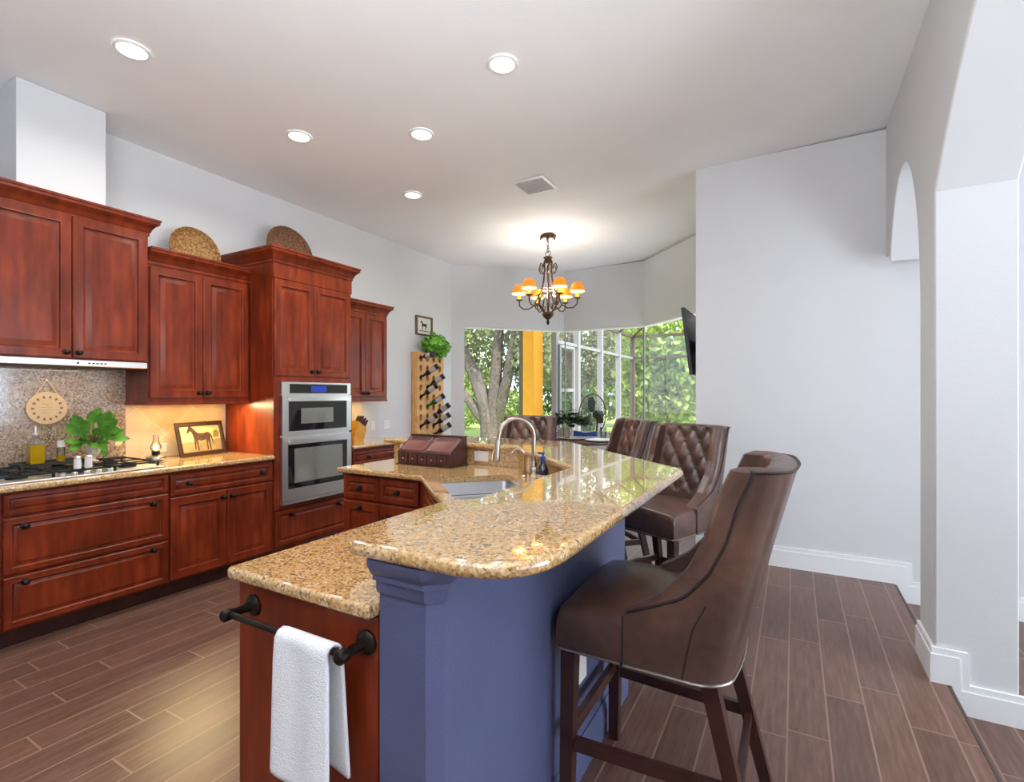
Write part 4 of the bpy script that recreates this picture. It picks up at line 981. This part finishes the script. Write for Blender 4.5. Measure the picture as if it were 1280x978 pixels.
for x, y, lb in ((-2.2, 5.14, 'clear drinking glass beside the beige pot on the nook table'), (-1.87, 5.42, 'clear drinking glass right of the plant on the nook table')):
    b = B(); b.lathe([(.03, 0), (.033, .004), (.037, .12), (.034, .12), (.03, .01)], (x, y, TZ+.0005), seg=18); one('drinking_glass', b, 'clear_glass', lb, 'glass', 'drinking glasses on the nook table')
b = B(); b.lathe([(.06, 0), (.1, .015), (.13, .055), (.125, .058), (.095, .02)], (-1.7, 5.5, TZ+.0005), seg=26); one('bowl', b, 'beige_cloth', 'beige bowl at the right of the nook table before the window', 'bowl')

# ------------------------------------------------------------------ television
t = thing('television', 'black flat television tilted on a wall arm at the nook corner', 'television', (-.78, 5.25, 1.9))
TL = math.radians(7)
def PT(u, v, n): # n towards the room on the left, leaning forward at the top
    return Vector((-.80-sin(TL)*(v-1.6)-n*cos(TL), 4.76+u, 1.6+(v-1.6)*cos(TL)-n*sin(TL)))
def tbox(b, u0, u1, v0, v1, n0, n1): return b.add([PT(u, v, n) for n in (n0, n1) for v in (v0, v1) for u in (u0, u1)], [(0, 2, 3, 1), (4, 5, 7, 6), (0, 1, 5, 4), (2, 6, 7, 3), (0, 4, 6, 2), (1, 3, 7, 5)])
b = B(); tbox(b, 0, 1.08, 1.6, 2.22, 0, .03); obj('case', b, 'black_plastic', t)
b = B(); tbox(b, .015, 1.065, 1.62, 2.205, .0305, .032); obj('screen', b, 'black_glass', t)
b = B(); b.box(-.85, -.766, 5.2, 5.4, 1.85, 1.95); obj('wall_arm', b, 'black_metal', t)
b = B(); tbox(b, .01, .03, 1.606, 1.614, .0305, .0315); obj('badge', b, 'white_plastic', t)

# ------------------------------------------------------------------ chandelier
hx, hy = -2.64, 5.60; zc = ceil_z(hx)
t = thing('chandelier', 'bronze scroll chandelier with small glowing amber shades over the nook table', 'chandelier', (hx, hy, zc))
b = B(); b.lathe([(.075, 0), (.08, -.008), (.06, -.02), (.03, -.03), (.014, -.05)], (hx, hy, zc-.0005))
for k in range(6):
    q = 2*PI*k/6; b.tube([(hx+cos(q)*r_, hy+sin(q)*r_, zc+z_) for r_, z_ in ((.03, -.02), (.07, -.015), (.1, -.03), (.105, -.05))], [.012, .014, .012, .006], 6)
obj('canopy', b, 'chandelier_iron', t)
b = B(); z1 = zc-.05
for k in range(4):
    c_ = Vector((hx, hy, zc-.075-.04*k)); a = Vector((1, 0, 0)) if k % 2 else Vector((0, 1, 0)); b.tube([c_+a*cos(2*PI*i/12)*.012+Vector((0, 0, 1))*sin(2*PI*i/12)*.026 for i in range(13)], .004, 5)
b.tube([(hx+.035*cos(2*PI*i/16), hy+.035*sin(2*PI*i/16)*.3, zc-.235+.035*sin(2*PI*i/16)) for i in range(17)], .005, 6)
obj('chain', b, 'chandelier_iron', t)
zt = zc-.265
b = B(); b.lathe([(.02, 0), (.05, -.008), (.06, -.022), (.035, -.035), (.03, -.09), (.045, -.10), (.03, -.115)], (hx, hy, zt), seg=18)
for k in range(6):
    q = 2*PI*k/6
    pr = [(.03, -.03), (.055, -.08), (.045, -.16), (.05, -.2), (.06, -.3), (.085, -.42), (.13, -.5), (.12, -.6), (.06, -.68), (.03, -.72)]
    b.tube([(hx+cos(q)*r_, hy+sin(q)*r_, zt+z_) for r_, z_ in pr], .009, 7)
    sc = [(.05, -.22), (.1, -.2), (.125, -.15), (.105, -.1), (.075, -.11), (.07, -.14), (.085, -.155)]
    b.tube([(hx+cos(q)*r_, hy+sin(q)*r_, zt+z_) for r_, z_ in sc], [.007, .008, .008, .008, .007, .006, .004], 6)
for z_, r_ in ((-.41, .1), (-.49, .135)): b.lathe([(r_, 0), (r_+.008, .006), (r_, .012), (r_-.008, .006), (r_, 0)], (hx, hy, zt+z_), seg=28, cap=False)
b.lathe([(.03, -.70), (.065, -.69), (.075, -.715), (.055, -.75), (.03, -.77), (.012, -.785)], (hx, hy, zt), seg=18); obj('cage', b, 'chandelier_iron', t)
b = B(); b.lathe([(.01, -.785), (.02, -.80), (.016, -.83), (.006, -.845)], (hx, hy, zt), seg=12); obj('finial', b, 'black_metal', t)
for k in range(6):
    q = 2*PI*k/6+.3; C_, S_ = cos(q), sin(q); dz = 0
    ar = [(.1, -.45), (.14, -.53), (.17, -.6), (.24, -.645), (.31, -.64), (.355, -.60), (.36, -.56), (.36, -.53)]
    b = B(); b.tube([(hx+C_*r_, hy+S_*r_, zt+z_) for r_, z_ in ar], .008, 7)
    cu = [(.17, -.6), (.145, -.64), (.11, -.66), (.09, -.63), (.1, -.6), (.12, -.6)]; b.tube([(hx+C_*r_, hy+S_*r_, zt+z_) for r_, z_ in cu], [.008, .008, .007, .007, .006, .004], 6)
    b.lathe([(.012, -.54), (.04, -.53), (.042, -.522), (.02, -.518)], (hx+C_*.36, hy+S_*.36, zt), seg=14); a_ = obj('arm', b, 'chandelier_iron', t)
    b = B(); b.lathe([(.017, -.517), (.02, -.505), (.02, -.46)], (hx+C_*.36, hy+S_*.36, zt), seg=12); obj('candle', b, 'candle_glow', a_)
    b = B(); b.ball((hx+C_*.36, hy+S_*.36, zt-.42), .022, 10, (1, 1, 1.4)); obj('bulb', b, 'bulb_glow', a_)
    light('chandelier_bulb', 'POINT', (hx+C_*.36, hy+S_*.36, zt-.43), 5, (1, .93, .84), shadow_soft_size=.02)
    b = B(); b.lathe([(.088, -.45), (.083, -.42), (.07, -.375), (.05, -.345)], (hx+C_*.36, hy+S_*.36, zt), seg=22, cap=False); sh = obj('lamp_shade', b, 'shade_glow', a_)
    b = B(); b.lathe([(.0885, -.452), (.0885, -.444)], (hx+C_*.36, hy+S_*.36, zt), seg=22, cap=False); b.lathe([(.085, -.449), (.079, -.42), (.067, -.38)], (hx+C_*.36, hy+S_*.36, zt), seg=22, cap=False); obj('shade_lining', b, 'shade_lining', sh)

light('nook_ceiling_fill', 'AREA', (hx, hy, zt-.5), 14, (1, .95, .88), (PI, 0, 0), shape='DISK', size=.16)  # added upward disk inside the cage, brightens the nook ceiling
# ------------------------------------------------------------------ ceiling lights, vent, under-cabinet lamps
for i, (px, py, lb) in enumerate(((165, 62, 'recessed ceiling light at the upper left, largest of the five'), (628, 79.5, 'recessed ceiling light at the top middle of the photo'), (374, 170, 'recessed ceiling light above the woven baskets, left of the middle one'), (527, 167.5, 'recessed ceiling light in the middle, above and left of the ceiling vent'), (516, 243.5, 'smallest recessed ceiling light, farthest toward the nook'))):
    u = (px-640)/F_PX; rx, ry, rz = -sin(YAW)+cos(YAW)*u, cos(YAW)+sin(YAW)*u, (HOR-py)/F_PX
    k = (3.43-EYE)/(rz-.018*rx); x, y = rx*k, ry*k; z = ceil_z(x)-.002
    t = thing('recessed_light', lb, 'ceiling light', (x, y, z), 'recessed ceiling lights')
    b = B(); b.lathe([(.072, -.003), (.074, -.008), (.086, -.008), (.092, -.002), (.092, 0)], (x, y, z), seg=32, cap=False); obj('trim_ring', b, 'trim_white', t)
    b = B(); b.lathe([(.073, -.004), (.0, -.0045)], (x, y, z), seg=32); obj('lens', b, 'lens_glow', t)
    light('recessed_light_lamp', 'AREA', (x, y, z-.02), SPOT_W, (1, .96, .9), shape='DISK', size=.15, spread=math.radians(150))
x, y = -2.13, 4.23; z = ceil_z(x)-.004
t = thing('ceiling_vent', 'grey square slatted air vent in the ceiling before the nook', 'vent', (x, y, z))
b = B(); hw_ = .165; b.rings([[(x+sx*(hw_-i), y+sy*(hw_-i), z+n_) for sx, sy in ((-1, -1), (1, -1), (1, 1), (-1, 1))] for i, n_ in ((0, 0), (0, -.006), (.025, -.01), (.025, -.001))], True, True, True); obj('frame', b, 'trim_white', t)
for k in range(9):
    b = B(); yy = y-.125+.03*k; b.add([(x+sx*.138, yy+dy, z+dz) for sx in (-1, 1) for dy, dz in ((0, -.003), (.018, -.014), (.019, -.0125), (.001, -.0015))], [(0, 1, 5, 4), (2, 3, 7, 6), (1, 2, 6, 5), (3, 0, 4, 7), (0, 3, 2, 1), (4, 5, 6, 7)]); obj('slat', b, 'vent_grey', t)
WARM = (1, .57, .08)
light('under_cabinet_light', 'AREA', (-4.26, 2.27, 1.335), 2.3, WARM, (0, 0, 0), shape='RECTANGLE', size=.12, size_y=.7)
light('under_cabinet_light', 'AREA', (-4.16, 2.27, 1.338), 11, (1, .8, .42), (0, -math.radians(38), 0), shape='RECTANGLE', size=.06, size_y=.6)
light('under_cabinet_light', 'AREA', (-4.26, 3.9, 1.335), 2.2, WARM, (0, 0, 0), shape='RECTANGLE', size=.12, size_y=.7)
light('hood_light', 'AREA', (-4.22, 1.43, 1.59), 1.2, (1, .88, .72), (0, 0, 0), shape='RECTANGLE', size=.15, size_y=.5)

# ------------------------------------------------------------------ outdoors: patio, screen cage, column, fan, garden
b = B(); b.box(-40, 40, 7.9, 70, -.3, -.26); b.box(-40, -4.9, -10, 7.9, -.3, -.26); o = one('lawn', b, 'grass', 'grass lawn beyond the patio screen', 'lawn')
b = B(); b.box(-4.6, 6, 7.75, 13.7, -.255, -.15); one('patio_floor', b, 'patio', 'pale patio slab outside the nook windows', 'patio')
t = thing('stucco_column', 'orange stucco porch column outside the nook window', 'column', (-4.15, 8.2, -.15))
b = B(); b.rbox(-4.28, -4.06, 8.0, 8.4, -.149, 3.6, .01); obj('shaft', b, 'orange_stucco', t)
b = B(); b.box(-4.345, -4.283, 8.0, 8.06, -.149, 3.5); obj('downspout', b, 'alu_bronze', t)
t = thing('gutter_beam', 'dark curved roof beam crossing above the orange column outside', 'beam', (-4.6, 8.1, 2.6))
b = B(); b.tube([(-5.6, 8.75, 3.02), (-5.2, 8.5, 2.92), (-4.8, 8.3, 2.78), (-4.36, 8.1, 2.6)], .035, 8); obj('beam', b, 'alu_bronze', t)
t = thing('screen_enclosure', 'white framed patio screen enclosure outside the nook', 'screen enclosure', (-3.85, 11, -.15))
def post(b, x, y, w_, z1=2.95): return b.box(x-w_, x+w_, y-w_, y+w_, -.149, z1)
sx_ = -3.85
for y, w_ in ((8.47, .05), (9.55, .055), (10.95, .055), (12.3, .055)):
    obj('post', post(B(), sx_, y, w_), 'alu_white', t)
obj('corner_post', post(B(), sx_, 13.57, .055), 'alu_bronze', t)
for x in (-1.6, .8): obj('post', post(B(), x, 13.57, .04), 'alu_bronze', t)
b = B(); b.box(sx_-.03, sx_+.03, 8.47, 13.5, 2.37, 2.43); obj('rail', b, 'alu_white', t)
b = B(); b.box(sx_-.03, sx_+.03, 8.47, 13.5, 2.95, 3.02); b.box(sx_, 3, 13.54, 13.6, 2.95, 3.02); obj('top_rail', b, 'alu_bronze', t)
b = B(); b.box(sx_+.06, 3, 13.54, 13.6, 2.38, 2.43); obj('rail', b, 'alu_bronze', t)
b = B(); b.box(sx_+.06, 3, 13.54, 13.6, .3, .36); obj('rail', b, 'alu_white', t)
for y in (9.55, 10.95, 12.3): 
    b = B(); b.tube([(sx_, y, 2.98), (sx_+1.2, y, 3.7), (2, y, 3.8)], .03, 6); obj('rafter', b, 'alu_bronze', t)
b = B(); b.tube([(sx_, 13.57, 2.98), (sx_+1.2, 12.6, 3.75)], .03, 6); obj('rafter', b, 'alu_bronze', t)
b = B(); b.add([(sx_, 8.47, -.14), (sx_, 13.57, -.14), (sx_, 13.57, 3.0), (sx_, 8.47, 3.0)], [(0, 1, 2, 3)]); b.add([(sx_, 13.57, -.14), (3, 13.57, -.14), (3, 13.57, 3), (sx_, 13.57, 3)], [(0, 1, 2, 3)]); obj('screen', b, 'screen_mesh', t, 0)
# screen door
d_ = obj('door_frame', B().box(sx_+.056, sx_+.09, 8.5, 8.56, -.1, 2.34).box(sx_+.056, sx_+.09, 9.16, 9.22, -.1, 2.34).box(sx_+.056, sx_+.09, 8.56, 9.16, 2.29, 2.34).box(sx_+.056, sx_+.09, 8.56, 9.16, 1.47, 1.53), 'alu_white', t)
b = B(); b.tube([(sx_+.075, 8.75, .5), (sx_+.075, 9.15, 1.05)], .012, 6); obj('door_closer', b, 'alu_white', d_)
# fan
fx, fy, fz = -3.07, 8.3, 1.07
t = thing('pedestal_fan', 'black pedestal fan standing on the patio outside the nook window', 'fan', (fx, fy, -.15))
ax = Vector((-.5, -.87, .05)).normalized(); a = ax.orthogonal().normalized(); c_ = ax.cross(a); O_ = Vector((fx, fy, fz)); R_ = .36
b = B(); b.lathe([(.22, 0), (.22, .03), (.05, .06), (.03, .08)], (fx, fy, -.1495)); obj('base', b, 'black_metal', t)
b = B(); b.tube([(fx, fy, -.08), Vector((fx, fy, fz))-ax*.14], .018, 8); obj('pole', b, 'black_metal', t)
b = B(); b.lathe([(.05, -.22), (.075, -.2), (.075, -.08), (.04, -.05)], O_, ax, 16); obj('motor', b, 'black_metal', t)
for k in range(3):
    b = B(); rr = []
    for i in range(7):
        r_ = .05+.26*i/6; wd = .16*sin(.5+2.2*i/6); tw = .5-.25*i/6; q = 2*PI*k/3; row = []
        for v in (-1, 1): qq = q+v*wd*.9/max(r_+.1, .1)*.9; row.append(O_+a*cos(qq)*r_+c_*sin(qq)*r_+ax*(v*.04*tw-.01))
        rr.append(row)
    b.rings([[p for p in r_]+[p-ax*.004 for p in r_[::-1]] for r_ in rr]); obj('blade', b, 'black_metal', t)
b = B()
for r_, h in ((R_, 0), (R_*.75, .07), (R_*.5, .09), (R_*.25, .095)): b.tube([O_+(a*cos(2*PI*i/36)+c_*sin(2*PI*i/36))*r_+ax*h for i in range(37)], .01 if r_ == R_ else .003, 5)
for k in range(36):
    q = 2*PI*k/36; dd = a*cos(q)+c_*sin(q); b.tube([O_+dd*.03+ax*.095, O_+dd*R_*.5+ax*.09, O_+dd*R_*.85+ax*.055, O_+dd*R_], .0025, 4); b.tube([O_+dd*R_, O_+dd*R_*.85-ax*.06, O_+dd*.08-ax*.09], .0025, 4)
obj('guard', b, 'black_metal', t)
# trees
def leaves(b, c, rad, nleaf, size):
    for k in range(nleaf):
        while True:
            p = Vector((random.uniform(-1, 1), random.uniform(-1, 1), random.uniform(-1, 1)))
            if p.length < 1 and p.length > random.random()*.7: break
        q = Vector(c)+Vector((p.x*rad[0], p.y*rad[1], p.z*rad[2])); d = Vector((random.gauss(0, 1), random.gauss(0, 1), random.gauss(0, 1)-.4)).normalized(); s = d.cross(Vector((random.gauss(0, 1), random.gauss(0, 1), random.gauss(0, 1)))).normalized(); L = size*random.uniform(.6, 1.4)
        b.add([q-s*L*.3, q+d*L*.5-s*L*.0+s*L*.3, q+d*L, q+d*L*.45-s*L*.45], [(0, 1, 2, 3)])
def tree(name, label, loc, trunks, clusters, mat, cat='tree', n=900, size=.22, group='trees beyond the windows'):
    t = thing(name, label, cat, loc, group); L = Vector(loc)
    b = B()
    for tr in trunks: b.tube([L+Vector(p[:3]) for p in tr], [p[3] for p in tr], 9)
    if trunks: obj('trunk', b, 'bark', t)
    b = B()
    for c, rad, m in clusters: leaves(b, L+Vector(c), rad, int(n*m), size)
    o = obj('foliage', b, mat, t, 0, False); o['kind'] = 'stuff'; return t
random.seed(21)
G = -.26
def oak(lb, loc, trunks, clusters, n): return tree('oak_tree', lb, loc, trunks, clusters, 'oak_leaf', n=int(n*.75), size=.2)
oak('large oak with forked grey trunk seen through the left nook window', (-10.2, 16.2, G),
    [[(.2, 0, 0, .42), (.05, 0, 1.1, .33), (-.55, .1, 2.3, .27), (-1.3, .2, 3.6, .21), (-1.9, .2, 5.4, .12)], [(.25, 0, .4, .3), (.4, 0, 2.2, .24), (.45, .1, 3.8, .2), (.7, .2, 6.2, .1)], [(.35, .1, .7, .26), (.95, -.1, 2.2, .2), (1.4, -.2, 4.2, .15), (1.8, -.2, 6, .08)], [(.1, 0, .4, .24), (-.8, -.1, 1.5, .18), (-1.7, -.2, 2.6, .12)]],
    [((-2.0, .6, 4.6), (1.8, 1.6, 1.5), 1.2), ((.6, .5, 5.4), (2.0, 1.8, 1.6), 1.3), ((1.9, .4, 3.4), (.9, 1.0, 1.2), .7), ((-.4, 1.2, 3.2), (1.8, .6, 1.0), .6), ((.9, .9, 2.9), (.6, .5, 1.2), .35), ((-2.2, .3, 2.6), (.8, .8, .8), .35)], 1500)
oak('mossy oak with leaning trunks seen through the screen beside the fan', (-8.6, 21.0, G), [[(0, 0, 0, .36), (.1, 0, 1.6, .3), (-.2, 0, 3.4, .24), (-.5, .2, 6, .14)], [(.1, 0, 1.0, .24), (.8, .1, 3.0, .17), (1.3, .2, 6, .1)]],
    [((0, .5, 5.2), (2.0, 1.8, 1.8), 1.4), ((1.2, .5, 3.4), (1.1, 1.1, 1.3), .9), ((-1.1, .6, 3), (1.0, .9, 1.2), .7)], 1600)
for nm, lb, x, y, mat, R_ in (('leafy_tree', 'bright green tree filling the right nook window', -3.9, 18.5, 'bright_leaf', 2.1), ('leafy_tree', 'green tree behind the dark screen corner post', -7.4, 25.5, 'bright_leaf', 2.4),
    ('leafy_tree', 'deep green tree at the far right edge of the right nook window', -2.2, 24, 'deep_leaf', 2.6), ('leafy_tree', 'deep green tree in the distance right of the orange column', -12.3, 28, 'deep_leaf', 2.6),
    ('leafy_tree', 'bright leafy tree far behind the forked oak', -17.6, 26, 'bright_leaf', 2.5), ('leafy_tree', 'deep green tree far behind the left edge of the left window', -23.5, 30, 'deep_leaf', 2.8), ('leafy_tree', 'pale tree in the distance behind the mossy oak', -5.0, 33, 'oak_leaf', 3)):
    tree(nm, lb, (x, y, G), [[(0, 0, 0, .2), (.1, 0, 1.5, .16), (-.1, .1, 3.5, .1)], [(.05, 0, 1.3, .11), (.7, .1, 2.8, .08)], [(0, 0, 1.6, .1), (-.7, -.1, 3.0, .07)]],
         [((0, 0, 3.9), (R_*.95, R_*.7, 1.9), .75 if x < -10 else 1.4), ((R_*.4, -.3, 2.0), (R_*.55, R_*.4, 1.5), .8), ((-R_*.4, -.2, 1.9), (R_*.55, R_*.4, 1.5), .8), ((.2, .3, 6.2), (R_*.6, R_*.5, 1.4), .35)], mat, n=1900, size=.23)
for i, (x, y, r_, m, lb) in enumerate(((-14.6, 20.2, 1.8, 'bright_leaf', 'sunlit bush at the left end of the lawn'), (-11.2, 20.4, 1.4, 'bright_leaf', 'sunlit bush right of the forked oak trunk'), (-7.0, 17.4, .8, 'deep_leaf', 'dark bush behind the patio fan'), (-5.2, 21.8, 1.4, 'bright_leaf', 'sunlit bush at the right end of the lawn'))):
    tree('bush', lb, (x, y, G), [[(0, 0, 0, .06), (0, .1, 1, .04)]], [((0, 0, 1.0), (r_, r_*.55, .95), .8)], m, 'bush', 1500, .2, 'bushes along the lawn')
